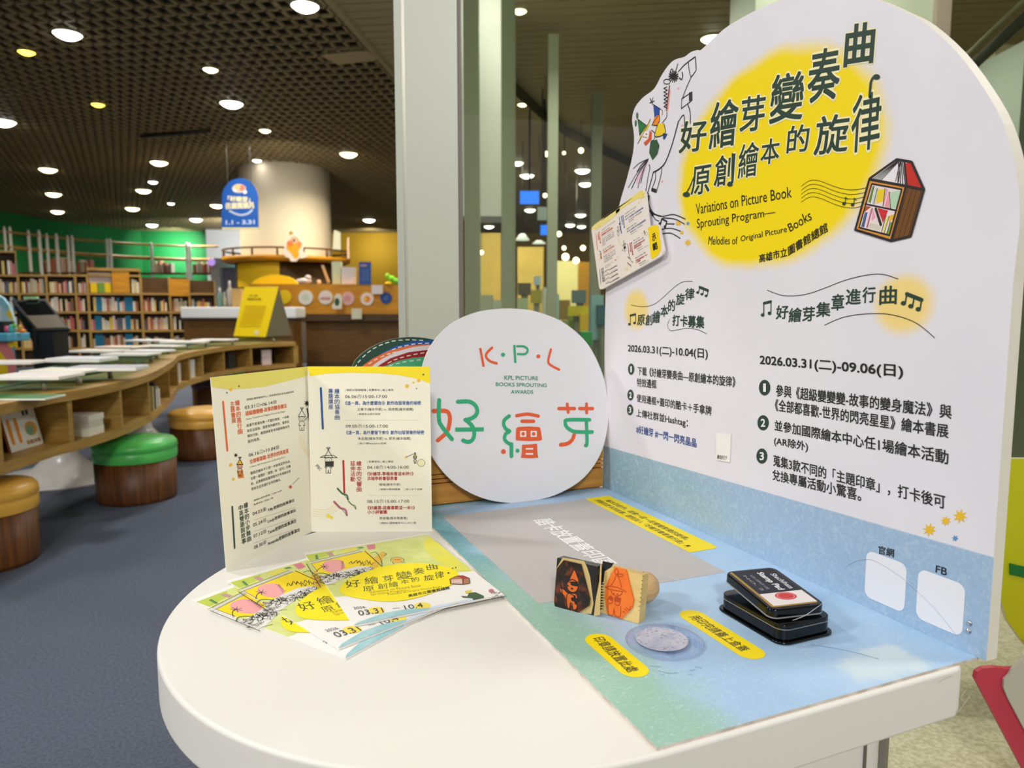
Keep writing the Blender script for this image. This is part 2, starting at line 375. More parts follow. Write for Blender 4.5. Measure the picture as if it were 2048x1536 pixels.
def lamp(x, y, r, k, lab=None):
    p = PX(x, y, 2, CEIL - .012); d = (p - CAM).dot(FW); R_ = min(r * d / F_PX * 1.08, .30)
    hue = ('white', 'yellow', 'warm white')[k]
    side = 'seen through the glass' if x > 920 else ('in the far part of the cellular ceiling' if y > 300 else 'in the near part of the cellular ceiling')
    t = thing('ceiling_light', lab or '%s round downlight %s' % (hue, side), 'ceiling light', tuple(p), 'downlights in the library ceiling' if lab else '%s downlights %s' % (hue, side))
    MB().lathe(p, [(R_, -.006), (R_ * 1.12, -.002), (R_ * 1.12, .02), (R_, .03)], M_RING, 24, cap=False).build('ring', t)
    MB().lathe(p, [(R_ * .15, -R_ * .42), (R_ * .5, -R_ * .36), (R_ * .8, -R_ * .2), (R_ * .99, -.004), (R_ * .99, .02)], (M_LAMPW, M_LAMPY, M_LAMPO)[k], 24).build('diffuser', t)  # emitter bulged into a dome to imitate glare round the recessed lamp
    return p
for L_ in LIGHTS: lamp(*L_)
for x, y, pw, cc in ((135, 68, 55, WHITE_L), (610, 12, 55, WHITE_L), (4, 243, 70, WHITE_L), (463, 207, 70, WHITE_L), (53, 104, 30, WARM_L), (697, 308, 90, WARM_L), (318, 325, 90, WARM_L), (96, 339, 90, WARM_L), (265, 417, 70, WARM_L), (115, 423, 70, WARM_L), (738, 430, 80, WARM_L), (400, 425, 180, WHITE_L), (984, 293, 80, WARM_L), (1165, 341, 110, WARM_L), (1060, 420, 110, WARM_L), (1424, 77, 40, WHITE_L)):
    p = PX(x, y, 2, CEIL - .06); area('lamp_beam', p, .3, pw * .8, cc, spread=150)
# wall-washers, then added fill lamps for doorway, pillars and lobby
area('wall_washer_green', G(352, 470, 25.0), .3, 60, (.9, 1, .9), tuple(G(350, 520, 26.9)), 90)
area('wall_washer_yellow', G(740, 470, 25.6), .5, 24, (1, .93, .7), tuple(G(745, 520, 27.4)), 140)
area('column_washer', G(545, 370, 11.8) + Vector((0, 0, .2)), .3, 11, (1, .95, .8), tuple(G(580, 430, 14.2)), 120)
area('doorway_fill', G(462, 470, 22.5), .4, 60, (1, 1, 1), tuple(G(462, 500, 26)), 130)  # added lamp, only there to brighten the white doorway wall
q_ = G(1700, 615, 4.3); area('pillar_fill', (q_.x, q_.y, 3.7), .3, 10, WHITE_L, tuple(G(1665, 100, 5.2)), 150); q_ = G(985, 615, 5.75); area('pillar_fill', (q_.x, q_.y, 3.7), .3, 5, WHITE_L, tuple(G(975, 60, 6.4)), 150)  # added lamps that brighten the pale pillar and the reflection stand-in
area('lobby_fill', G(1180, 40, 6.2), .4, 45, WHITE_L); area('lobby_fill', G(1300, 250, 9.5), .4, 60, WHITE_L); area('lobby_fill', G(1750, 60, 4.4), .4, 40, WHITE_L)  # added unseen lamps that brighten the hall behind the glass
# pale seam light strip and dark rail on the ceiling
q = [PX(282, 273, 2, CEIL - .03), PX(420, 262, 2, CEIL - .03)]
o = MB().tube(q, .03, mat('dark_rail', (40, 34, 26), .6), 6).build('ceiling_track'); setp(o, 'short dark track on the cellular ceiling above the blue hanging sign', 'track')
# ------------------------------------------------------------------ reading room, left
M_OAK = mat('oak_veneer', (184, 146, 74), .45, c2=(160, 122, 54), scale=5, stretch=(1, 1, 12), detail=6)
M_OAKD = mat('oak_shaded', (84, 58, 22), .55, c2=(66, 44, 14), scale=5, stretch=(1, 1, 12)); M_WALN = mat('dark_panel_wood', (110, 74, 16), .55, c2=(90, 58, 10), scale=5, stretch=(1, 1, 10))  # inner oak darkened, compartment shade painted into the colour
M_ORANGEW = mat('honey_panel_wood', (214, 150, 22), .5, c2=(196, 132, 14), scale=3, stretch=(1, 1, 6)); M_MET = mat('satin_metal', (176, 172, 160), .35, .7)
M_WHITE = mat('white_gloss', (232, 232, 232), .4)
def fbox(mb, x0, y0, x1, y1, d, th, m):
    """box whose front face fills the given upright rectangle at forward distance d"""
    xm = (x0 + x1) / 2
    a, b = G(x0, y1, d), G(x1, y1, d); z0, z1 = G(xm, y1, d).z, G(xm, y0, d).z
    a, b = a.to_2d().to_3d(), b.to_2d().to_3d(); bk = FH * th
    Z = lambda p, z: Vector((p.x, p.y, z))
    mb.prism([Z(a, z0), Z(b, z0), Z(b, z1), Z(a, z1)], [Z(a + bk, z0), Z(b + bk, z0), Z(b + bk, z1), Z(a + bk, z1)], m); return mb
def cth(x): return math.cos(math.atan((x - 1024) / F_PX))
def fbr(mb, x0, y0, x1, y1, R, th, m):
    """box of the curved row: it faces the middle of the room, R from it"""
    xm = (x0 + x1) / 2; dm = R * cth(xm); a, b = G(x0, 615, R * cth(x0)).to_2d().to_3d(), G(x1, 615, R * cth(x1)).to_2d().to_3d()
    z0, z1 = G(xm, y1, dm).z, G(xm, y0, dm).z; r_ = ray(xm, 615); bk = Vector((r_.x, r_.y, 0)).normalized() * th
    Z = lambda p, z: Vector((p.x, p.y, z))
    mb.prism([Z(a, z0), Z(b, z0), Z(b, z1), Z(a, z1)], [Z(a + bk, z0), Z(b + bk, z0), Z(b + bk, z1), Z(a + bk, z1)], m); return mb
def fz(y, d): return G(1024, y, d).z
def yz(z, d): # picture row of height z at distance d
    return 615 + (1.1 - z) / d * F_PX
# tall curved bookcases against the green wall
COLS = [(206, 190, 150), (190, 120, 96), (226, 214, 190), (168, 84, 62), (214, 170, 130), (232, 226, 214), (150, 96, 60), (200, 150, 150), (176, 176, 160), (224, 196, 120), (120, 60, 46), (222, 200, 188), (196, 100, 100), (90, 96, 110), (210, 206, 196)]
BOOKM = [mat('book_cover_%s' % n_, c, .6) for n_, c in zip(('sand', 'clay', 'cream', 'rust', 'peach', 'ivory', 'brown', 'rose', 'stone', 'straw', 'maroon', 'blush', 'coral', 'slate', 'pearl'), COLS)]
M_TEALB = mat('book_cover_teal', (0, 112, 150), .6); M_YELB = mat('book_cover_yellow', (222, 186, 0), .6)
CNAME = ('sand', 'clay red', 'cream', 'rust', 'peach', 'ivory', 'brown', 'rose', 'stone grey', 'straw', 'maroon', 'blush', 'coral', 'slate', 'pearl grey')
def hue_of(m): return CNAME[BOOKM.index(m)] if m in BOOKM else ('teal' if 'teal' in m.name else 'yellow')
USHORT = ('leftmost bookcase', 'bookcase left of the white posts', 'bookcase under the white posts', 'narrow bookcase', 'tallest bookcase', 'bookcase right of the tallest', 'bookcase with plain door', 'bookcase behind the white counter')
SHN = ('top', 'second', 'third', 'fourth', 'lowest')
bookmesh = {}
def unit_mesh(key, mlist):
    if key not in bookmesh:
        me = D.meshes.new('book'); me.from_pydata([(x, y, z) for x in (-.5, .5) for y in (0, 1) for z in (0, 1)], [], [(0, 1, 3, 2), (4, 6, 7, 5), (0, 4, 5, 1), (2, 3, 7, 6), (0, 2, 6, 4), (1, 5, 7, 3)])
        for m in mlist: me.materials.append(m)
        bookmesh[key] = me
    return bookmesh[key]
def book(pos, w, dep, h, m, label, group, tilt=0.0, rz=None):
    o = D.objects.new('book', unit_mesh(m.name, [m])); COL.objects.link(o); o.location = pos; o.scale = (w, dep, h); o.rotation_euler = (0, tilt, -YAW if rz is None else rz)
    return setp(o, label, 'book', group)
UNITS = [(-14, 40, 502), (40, 96, 550), (96, 154, 550), (154, 178, 550), (178, 284, 538), (284, 341, 556), (341, 380, 556), (380, 432, 562)]
ROWY = [502, 550, 587, 624, 661, 697]
nb = 0; ul = ['at the far left', 'left of the narrow white posts', 'under the middle white posts', 'narrow one beside the tall unit', 'tallest, with the yellow cards on top', 'right of the tallest one', 'with a plain wooden door panel', 'behind the left end of the white counter']
for ui, (x0, x1, top) in enumerate(UNITS):
    xm = (x0 + x1) / 2; R0 = 16.05; d = R0 * cth(xm)
    base = G(xm, 615, d); t = thing('bookcase', 'honey brown bookcase by the green wall, ' + ul[ui], 'bookcase', (base.x, base.y, 0))
    zt = fz(top - 1, d); ybot = yz(0, d)
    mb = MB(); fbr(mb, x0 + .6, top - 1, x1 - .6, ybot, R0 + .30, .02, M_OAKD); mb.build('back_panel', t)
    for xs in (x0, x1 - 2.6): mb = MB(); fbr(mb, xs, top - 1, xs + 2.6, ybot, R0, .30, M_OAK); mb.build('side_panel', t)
    rows = [y for y in ROWY if y >= top - 2]
    for y in rows + [ybot - 6]: mb = MB(); fbr(mb, x0, y - 1, x1, y + 3, R0 - .005, .30, M_OAK); mb.build('shelf', t)
    if ui == 4:
        mb = MB(); fbr(mb, x0, top - 2, x1, top + 4, R0 - .02, .34, M_OAK); mb.build('top_board', t)
        mb = MB(); fbr(mb, 227, top + 2, 262, 586, R0 - .015, .02, M_ORANGEW); mb.build('door_panel', t)
        mb = MB(); fbr(mb, 181, 545, 226, 566, R0 + .02, .02, mat('poster_grey', (188, 168, 160), .6)); mb.build('notice_panel', t)
        for q0, cc in ((183, (240, 200, 0)), (198, (110, 160, 60)), (212, (240, 200, 0))): mb = MB(); fbr(mb, q0, 566, q0 + 14, 585, R0 + .01, .01, mat('card_%d' % cc[0], cc, .6)); mb.build('sign_card', t)
    if ui == 6: mb = MB(); fbr(mb, x0, top + 2, x1, 592, R0 - .015, .02, M_ORANGEW); mb.build('door_panel', t)
    for ri, y in enumerate(rows[1:]):
        if ui == 4 and ri == 1 and False: continue
        x = x0 + 4
        if ui == 4 and y < 590: x = 264
        if ui == 6 and y < 595: continue
        z = fz(y - 1.2, d) + .004
        gap0 = rnd.random()
        while x < x1 - 6 and nb < 288:
            wpx = rnd.uniform(3.2, 5.4) if ui != 4 else rnd.uniform(4, 6)
            if x + wpx > x1 - 3.5: break
            if rnd.random() < .05: x += 6; continue
            h = rnd.uniform(.17, .27); m = rnd.choice(BOOKM); tl = 0.0
            if ui == 4 and y > 590 and (188 < x < 204 or 248 < x < 262): m = M_TEALB; h = .27
            elif rnd.random() < .04: m = M_YELB
            elif rnd.random() < .03: m = M_TEALB
            xc = x + wpx / 2; p = G(xc, y, (R0 + .02 + rnd.random() * .02) * cth(xc)); rz_ = -(YAW + math.atan((xc - 1024) / F_PX))
            book((p.x, p.y, z), wpx * d * cth(xc) / F_PX * .96, .2, h, m, '%s book on the %s shelf of the %s' % (hue_of(m), SHN[min(ri + (1 if ui == 0 else 0), 4)] if ui else SHN[min(ri, 4)], USHORT[ui]), 'books in the bookcases by the green wall', 0, rz_); nb += 1; x += wpx
# gallery rails and upright posts in front of the green wall
rk = thing('wall_rack', 'wall rack of white posts with curved brown rails in front of the green wall', 'rack', tuple(G(200, 615, 17).to_2d().to_3d()))
dd = lambda x: 16.2 + (max(x, 0) / 430) * 5.0
for y0, y1, r in ((462, 493, .028), (492, 520, .045)):
    pts = []
    for k in range(13):
        x = -20 + k * 38; tt = x / 430; y = y0 + (y1 - y0) * (1 - (1 - min(max(tt, 0), 1)) ** 1.8); pts.append(G(x, y, dd(x)))
    MB().tube(pts, r, M_OAK, 8).build('rail', rk)
M_POST = mat('rack_post_white', (244, 244, 240), .5)
for x, yt, w in ((17, 452, 3.2), (28, 452, 3.6), (64, 459, 3.8), (85, 459, 4.2), (100, 466, 3.4), (119, 466, 4.0), (141, 470, 3.2), (150, 470, 3.4), (218, 477, 3.0), (225, 477, 3.2), (306, 484, 3.0), (376, 484, 3.2), (382, 486, 3.0)):
    d = dd(x) - .08; p = G(x + 2, 600, d); zt = fz(yt, d)
    MB().lathe((p.x, p.y, 0), [(w * d / F_PX * .9, 0), (w * d / F_PX * .8, zt - .08), (w * d / F_PX * .5, zt - .02), (.004, zt)], M_POST, 10).build('post', rk)
mb = MB()
for k in range(11):
    x = -16 + k * 41; fbox(mb, x, 543.5 + k * .2, x + 41.2, 547 + k * .2, dd(x + 20) + .05, .28, M_WALN)
mb.build('upper_shelf', rk)
for x0, x1 in ((2, 14), (86, 118), (121, 138), (154, 177), (308, 342), (386, 424)):
    x = x0
    while x < x1:
        wpx = rnd.uniform(3.4, 5.2); d = dd(x) + .08; m_ = rnd.choice(BOOKM); p = G(x + wpx / 2, 544, d); k = (x + 16) / 41
        book((p.x, p.y, fz(543.6 + k * .2, d) + .004), wpx * d / F_PX * .95, .2, rnd.uniform(.22, .36), m_, hue_of(m_) + ' book on the high rack shelf, %s' % {2: 'far left', 86: 'first row right of the posts', 121: 'between the middle posts', 154: 'left of the tallest bookcase', 308: 'under the bright green patch', 386: 'at the right end'}[x0], 'books on the high shelf of the wall rack'); x += wpx
# ------------------------------------------------------------------ column, counter, signs
cc = G(578, 615, 15.0); CR = .90
col = thing('wall_column', None, None, (cc.x, cc.y, 0))
MB().lathe((cc.x, cc.y, 0), [(CR, 0), (CR, CEIL + .02)], mat('column_paint', (240, 228, 204), .6), 56).build('column_shaft', col)
for o_ in (col,) + tuple(col.children): o_['kind'] = 'structure'
rg = thing('ring_shelf', 'round brown shelf with a rail, built around the cream column', 'shelf', (cc.x, cc.y, fz(535, 13.7)))
z1 = fz(509, 13.73); z0 = z1 - .12; zr = fz(494, 13.73)
MB().lathe((cc.x, cc.y, 0), [(CR + .01, z0 + .02), (1.16, z0), (1.27, z0 + .05), (1.27, z1), (CR + .01, z1)], M_ORANGEW, 56, cap=False).build('shelf_ring', rg)
pts = [(cc.x + 1.25 * math.cos(a * math.pi / 24), cc.y + 1.25 * math.sin(a * math.pi / 24), zr) for a in range(49)]
MB().tube(pts, .02, M_WALN, 6).build('rail', rg)
for k in range(16):
    a = k * math.pi / 8 + .15; MB().tube([(cc.x + 1.25 * math.cos(a), cc.y + 1.25 * math.sin(a), z1 - .01), (cc.x + 1.25 * math.cos(a), cc.y + 1.25 * math.sin(a), zr)], .022, M_WALN, 6).build('rail_post', rg)
MB().lathe((cc.x, cc.y, 0), [(1.02, .9), (1.02, z0 + .01)], M_OAKD, 48).build('lower_drum', rg)
a0 = math.atan2(-FH.y, -FH.x)
mb = MB(); vs = []; R2 = 1.05
for k in range(13):
    a = a0 - .84 + k * .083
    for z in (1.5, z0 - .01): vs.append((cc.x + R2 * math.cos(a), cc.y + R2 * math.sin(a), z))
mb.add(vs, [(2 * k, 2 * k + 2, 2 * k + 3, 2 * k + 1) for k in range(12)], mat('yellow_drum_panel', (222, 182, 0), .6), True); mb.build('yellow_panel', rg)
# yellow half-round object on the back counter
def flat(name, label, cat, pts, d, th, m, side=None, group=None, prints=None, base=None):
    """upright flat thing facing the table: outline given in picture coordinates at forward distance d"""
    pl = Plane(tuple(G(1024, 615, d)), RT, (0, 0, 1)); q = [pl.px(*p) for p in pts]
    mb = slab(pl, q, th, m, side); o = mb.build(name)
    if label: setp(o, label, cat, group)
    return o, pl
def circ(x, y, rx, ry=None, n=22): return [(x + rx * math.cos(-2 * math.pi * k / n), y + (ry or rx) * math.sin(-2 * math.pi * k / n)) for k in range(n)]
flat('counter_dome', 'bright yellow half-round dome behind the counter at the column', 'display', [(502, 568), (594, 568), (588, 560), (575, 553), (555, 549), (540, 549), (522, 554), (508, 561)], 13.35, .12, mat('dome_yellow', (246, 208, 0), .5))
# back counter with round stickers
ct = thing('service_counter', 'honey brown service counter with a dark front, right of the column', 'counter', tuple(G(690, 615, 13).to_2d().to_3d()))
mb = MB(); fbox(mb, 500, 568, 830, 630, 13.0, .35, M_ORANGEW); mb.build('upper_panel', ct)
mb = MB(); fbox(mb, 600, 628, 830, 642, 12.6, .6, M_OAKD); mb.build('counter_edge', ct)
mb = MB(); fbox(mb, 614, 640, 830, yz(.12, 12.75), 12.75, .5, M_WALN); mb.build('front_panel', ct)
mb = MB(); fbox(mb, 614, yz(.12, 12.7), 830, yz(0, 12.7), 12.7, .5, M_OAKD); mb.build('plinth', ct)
pl = Plane(tuple(G(1024, 615, 12.97)), RT, (0, 0, 1))
for i, (x, y, r, c1, c2, w) in enumerate(((568, 594, 14, (246, 208, 0), None, 'plain yellow'), (611, 595, 14.5, (232, 232, 222), (214, 220, 200), 'white'), (651, 595, 14, (236, 226, 220), (206, 150, 140), 'white with a red band'), (695, 597, 13.5, (228, 178, 176), (216, 150, 150), 'pink'), (734, 598, 13, (238, 226, 214), (236, 130, 40), 'cream one with an orange centre'), (772, 596, 11.5, (24, 70, 150), (60, 100, 170), 'dark blue'))):
    t = thing('round_sticker', '%s round sign on the honey brown counter panel' % w, 'sticker', tuple(G(x, y, 12.96)), 'round signs on the service counter')
    slab(pl, [pl.px(*p) for p in circ(x, y, r)], .015, ink(*c1)).build('disc', t)
    if c2: p_ = Print(pl, t, 'print', h=.004); p_.zf = pl.px; (p_.disc(x, y, r * .5, c2, 1) if i != 2 else p_.stroke([(x - 8, y + 2), (x + 8, y + 2)], .05, c2, 1)); (p_.disc(x - 3, y, 3, (250, 210, 40), 3) if i == 4 else None)
for nm, lb, ct_, pts, d, th, cc_ in (
    ('paper_sign', 'small white notice at the right end of the counter panel', 'sign', [(743, 570), (765, 570), (765, 588), (743, 588)], 12.9, .01, (230, 222, 222)),
    ('paper_sign', 'small cream notice hanging over the dark counter front', 'sign', [(703, 617), (723, 617), (723, 638), (703, 638)], 12.5, .02, (214, 210, 180)),
    ('character_cutout', 'small white and dark green animal cutout between the round signs', 'cutout', [(665, 618), (683, 618), (684, 600), (680, 588), (674, 587), (669, 592), (668, 604), (664, 610)], 12.85, .02, (228, 226, 206)),
    ('blue_poster', 'blue rectangular poster on the yellow wall right of the column', 'poster', [(718, 524), (742, 524), (742, 569), (718, 569)], 12.95, .02, (42, 84, 160)),
    ('white_box', 'white box standing on the counter below the ring shelf', 'box', [(683, 534), (708, 534), (708, 568), (683, 568)], 13.1, .2, (220, 214, 216)),
    ('green_box', 'tall pale green box standing on the counter next to the white box', 'box', [(663, 523), (681, 523), (681, 568), (665, 568)], 13.15, .15, (206, 214, 180)),
    ('wall_notice', 'pale narrow poster on the wall above the ring shelf', 'poster', [(668, 460), (681, 465), (681, 500), (665, 500)], 14.6, .02, (206, 210, 196)),
    ('pale_figure', 'slim pale stick standing on the ring shelf at its right end', 'ornament', [(694, 476), (698, 474), (699, yz(z1, 14.6) + .3), (694, yz(z1, 14.6) + .3)], 14.6, .03, (224, 190, 160)),
    ('wooden_stick', 'pale wooden stick leaning on the counter under the ring shelf', 'stick', [(642, 531), (646, 530), (660, 564), (655, 567)], 13.3, .03, (206, 168, 120))):
    o, p_ = flat(nm, lb, ct_, pts, d, th, ink(*cc_))
    if nm == 'blue_poster':
        q_ = Print(p_, o, 'print', h=.004); q_.zf = p_.px
        for k in range(6): q_.stroke([(723, 540 + k * 4), (738, 540 + k * 4)], .01, (110, 140, 196), 1)
        q_.stroke([(722, 531), (732, 531)], .03, (200, 160, 190), 1)
    if nm == 'character_cutout': q_ = Print(p_, o, 'print', h=.004); q_.zf = p_.px; q_.disc(674, 604, 5, (40, 84, 60), 1, ry=8)
# soft toys and things on the counters
def blob(name, label, cat, parts, d):
    t = thing(name, label, cat, tuple(G(parts[0][0], parts[0][1], d)))
    for i, (x, y, rx, ry, c_, pn) in enumerate(parts):
        k = d / F_PX; MB().sphere(G(x, y, d - .02 * i), 1, ink(*c_), 14, (rx * k, rx * k * .8, ry * k)).build(pn, t)
blob('plush_toy', 'white plush animal lying on the counter below the ring shelf', 'toy', [(610, 562, 13, 6, (226, 214, 214), 'body'), (616, 555, 6, 5, (220, 206, 210), 'head'), (598, 562, 5, 4, (230, 220, 220), 'paw')], 13.1)
blob('plush_toy', 'bright green and yellow plush toy at the right end of the counter', 'toy', [(783, 558, 9, 7, (130, 210, 30), 'body'), (775, 552, 5, 6, (150, 220, 30), 'head'), (777, 567, 7, 4, (236, 190, 0), 'foot'), (793, 563, 6, 6, (120, 200, 40), 'tail')], 13.0)
blob('small_ball', 'small cream ball on the counter beside the white plush', 'ball', [(638, 564, 4.5, 4.5, (230, 196, 160), 'ball')], 13.1)
# mascot-like cutout on the ring rail, built as a plain yellow-orange animal shape
o, p_ = flat('animal_cutout', 'yellow and orange animal cutout with a white border hanging on the ring shelf rail', 'cutout', [(567, 505), (569, 492), (573, 482), (578, 478), (577, 468), (582, 460), (589, 461), (593, 470), (601, 477), (607, 487), (605, 502), (612, 507), (613, 514), (604, 517), (598, 516), (592, 523), (582, 523), (578, 516), (570, 514)][::-1], 13.69, .04, ink(244, 234, 226))
q_ = Print(p_, o, 'print', h=.004); q_.zf = p_.px
q_.fill([(573, 495), (580, 482), (590, 480), (600, 485), (602, 495), (597, 502), (598, 512), (590, 517), (584, 508), (580, 503)], (250, 176, 20), 1, 3); q_.disc(580, 487, 6, (240, 130, 70), 2); q_.disc(598, 488, 6, (240, 150, 80), 2); q_.disc(589, 480, 9, (244, 190, 150), 2, ry=7); q_.disc(588, 481, 3, (110, 110, 110), 3); q_.disc(582, 466, 4, (190, 160, 20), 3)
# blue hanging sign
hd = 11.0
hs = thing('hanging_sign', 'blue arched hanging sign with cream lettering beside the cream column', 'sign', tuple(G(480, 455, hd)))
pl = Plane(tuple(G(1024, 615, hd)), RT, (0, 0, 1))
slab(pl, [pl.px(*p) for p in [(443, 456), (517, 455), (516, 410)] + [(480 + 36.5 * math.cos(a), 396 - 40 * math.sin(a)) for a in [math.pi * k / 14 for k in range(15)]] + [(443, 410)]], .02, mat('sign_blue', (14, 84, 168), .5), mat('sign_side_cream', (226, 214, 150), .5)).build('sign_panel', hs)
mb = MB(); fbox(mb, 444, 455, 518, 458.5, hd - .01, .03, mat('sign_side_cream', (226, 214, 150), .5)); mb.build('lower_edge', hs)
for x in (456, 502): MB().tube([G(x, 372, hd), Vector((*G(x, 372, hd).to_2d(), CEIL))], .006, M_MET, 6).build('hanging_wire', hs)
def newph(nm):
    global ph
    ph = Print(pl, hs, nm, h=.002); ph.zf = pl.px
newph('sign_drawing')
ph.disc(478, 377, 14, (214, 190, 180), 1, ry=9); ph.disc(475, 374, 6, (240, 190, 120), 2); ph.disc(484, 376, 6, (226, 120, 100), 2); ph.disc(470, 380, 4, (240, 230, 220), 2); ph.disc(490, 384, 4, (244, 230, 220), 2)
newph('sign_lettering'); ph.text('「好繪芽」', [(456, 402), (500, 404), (500, 394), (456, 392)], (240, 226, 180), .04); newph('sign_lettering'); ph.text('書展閱讀月', [(451, 418), (508, 416), (506, 404), (451, 406)], (240, 226, 180), .05)
newph('sign_swash'); ph.stroke([(460, 422), (470, 427), (482, 430), (496, 427), (504, 420)], .03, (200, 206, 226), 1, 4); newph('sign_lettering'); ph.text('1.1 - 3.31', [(452, 449), (509, 448), (509, 440), (452, 441)], (190, 206, 236), .04)
# white doorway with the green exit sign
dw = 20.0
dr = MB(); fbox(dr, 428, 516, 500, 535, dw, .3, M_WHITEW); fbox(dr, 428, 535, 446, yz(0, dw), dw, .3, M_WHITEW); fbox(dr, 498, 516, 508, yz(0, dw), dw, .3, M_WHITEW); o = struct(dr.build('wall_doorway'))
dr = MB(); fbox(dr, 446, 535, 484, yz(0, dw + .2), dw + .2, .05, mat('door_grey', (140, 140, 160), .6)); struct(dr.build('door_1'))
dr = MB(); fbox(dr, 484, 535, 498, yz(0, dw + .2), dw + .2, .05, mat('door_blue', (48, 66, 130), .6)); struct(dr.build('door_2'))
o, p_ = flat('exit_sign', 'lit turquoise exit sign above the white doorway', 'sign', rrect(459, 515, 483, 526, 4, 4)[::-1], dw - .1, .08, mat('exit_glow', (0, 214, 200), .5, emit=1.6))
o, p_ = flat('round_lamp', 'small lilac glowing round lamp left of the doorway', 'lamp', circ(422, 524, 7), 19, .06, mat('lilac_glow', (176, 140, 226), .5, emit=1.0))
# white counter
wc = thing('white_counter', 'white topped counter with dark brown front, left of the yellow tent sign', 'counter', tuple(G(480, 615, 11.8).to_2d().to_3d()))
mb = MB(); fbox(mb, 361, 614, 592, 636.5, 11.6, .55, M_WHITE); mb.build('counter_top', wc, bevel=.02)
mb = MB(); fbox(mb, 372, 636.5, 590, yz(0, 11.7), 11.7, .45, M_WALN); mb.build('counter_front', wc)
zc = fz(614, 11.6)
for i, (x, w, h, c_, lb) in enumerate(((441, 5, 38, (120, 160, 150), 'slim teal bottle on the white counter'), (450, 4, 30, (220, 214, 190), 'slim cream bottle on the white counter'), (461, 6, 52, (224, 216, 214), 'tall white pump bottle on the white counter'), (483, 0, 0, 0, 0))):
    if not w: continue
    k = 11.9 / F_PX; p = G(x, 615, 11.9 + .05 * i); t = thing('bottle', lb, 'bottle', (p.x, p.y, zc)); MB().lathe((p.x, p.y, zc), [(w * k, 0), (w * k, h * k * .62), (w * k * .4, h * k * .76)], ink(*c_), 16).build('body', t); MB().lathe((p.x, p.y, zc + h * k * .76), [(w * k * .45, 0), (w * k * .4, h * k * .24)], M_WHITE, 12).build('cap', t)
o = MB(); fbox(o, 464, 577, 483, 613.5, 11.9, .12, ink(232, 190, 120)); o = o.build('paper_stand'); setp(o, 'peach coloured paper stand on the white counter behind the yellow tent sign', 'stand')
o = MB(); fbox(o, 446, 592, 463, 613.5, 11.98, .12, ink(120, 84, 40)); o = o.build('wooden_caddy'); setp(o, 'brown wooden caddy on the white counter between the bottles', 'box')
# ------------------------------------------------------------------ wavy low cabinet with glass shelf and books
ZT = .70
front = [PX(x, y, 2, ZT).to_2d() for x, y in ((-330, 872), (-150, 838), (0, 809), (100, 789), (180, 776), (244, 763), (300, 747), (335, 729), (350, 718), (357, 711), (389, 703), (425, 697), (460, 692), (520, 687), (592, 684))]
fr = cr([(p.x, p.y, 0) for p in front], 4)
fr = [Vector((p.x, p.y, 0)) for p in fr]
def off(path, d):
    out_ = []
    for i, p in enumerate(path):
        t = (path[min(i + 1, len(path) - 1)] - path[max(i - 1, 0)]).normalized(); out_.append(p + Vector((-t.y, t.x, 0)) * d)
    return out_
bkp = off(off(fr, .3), .25)
cab = thing('wavy_cabinet', 'long wavy oak cabinet with open compartments, glass shelf on top, left background', 'cabinet', (fr[20].x, fr[20].y, 0))
def ribbon(name, a, b, z0, z1, m, par, smooth=False):
    mb = MB(); n_ = len(a); vs = [(p.x, p.y, z) for z in (z0, z1) for pp in (a, b) for p in pp]
    f = []
    for i in range(n_ - 1):
        f += [(i, i + 1, n_ + i + 1, n_ + i), (2 * n_ + i, 3 * n_ + i, 3 * n_ + i + 1, 2 * n_ + i + 1), (i, 2 * n_ + i, 2 * n_ + i + 1, i + 1), (n_ + i, n_ + i + 1, 3 * n_ + i + 1, 3 * n_ + i)]
    f += [(0, n_, 3 * n_, 2 * n_), (n_ - 1, 3 * n_ - 1, 4 * n_ - 1, 2 * n_ - 1)]
    mb.add(vs, f, m); return mb.build(name, par)
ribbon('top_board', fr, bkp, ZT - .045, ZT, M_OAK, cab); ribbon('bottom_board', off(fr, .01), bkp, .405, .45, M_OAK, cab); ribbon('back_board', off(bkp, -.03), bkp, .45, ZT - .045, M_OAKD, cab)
fin = off(fr, .012)
def seg_box(i, th, name='divider', m=M_OAK):
    t = (fr[min(i + 1, len(fr) - 1)] - fr[max(i - 1, 0)]).normalized(); a_ = fin[i]; b_ = bkp[i]; w_ = t * th / 2
    mb = MB(); mb.prism([a_ - w_ + Vector((0, 0, .45)), b_ - w_ + Vector((0, 0, .45)), b_ - w_ + Vector((0, 0, ZT - .045)), a_ - w_ + Vector((0, 0, ZT - .045))], [a_ + w_ + Vector((0, 0, .45)), b_ + w_ + Vector((0, 0, .45)), b_ + w_ + Vector((0, 0, ZT - .045)), a_ + w_ + Vector((0, 0, ZT - .045))], m); mb.build(name, cab)
def nearest(x, y):
    q = PX(x, y, 2, ZT).to_2d().to_3d(); return min(range(len(fr)), key=lambda i: (fr[i] - q).length)
for x, y in ((-150, 838), (-3, 809), (150, 781), (244, 763), (305, 745), (338, 727), (357, 711), (378, 705), (401, 700), (449, 693), (509, 688), (582, 684)): seg_box(nearest(x, y), .03 if x < 560 else .06)
gin = off(fr, .105); gout = off(bkp, .02)
glassmat('shelf_glass', (206, 226, 214)); M_GEDGE = mat('glass_edge_green', (40, 70, 56), .2)
ribbon('glass_shelf', gin, gout, .746, .753, MATS['shelf_glass'], cab)
mb = MB()
for i in range(len(gin) - 1): mb.add([gin[i] + Vector((0, 0, .746)), gin[i + 1] + Vector((0, 0, .746)), gin[i + 1] + Vector((0, 0, .7535)), gin[i] + Vector((0, 0, .7535))], [(0, 1, 2, 3)], M_GEDGE)
mb.build('glass_edge', cab)
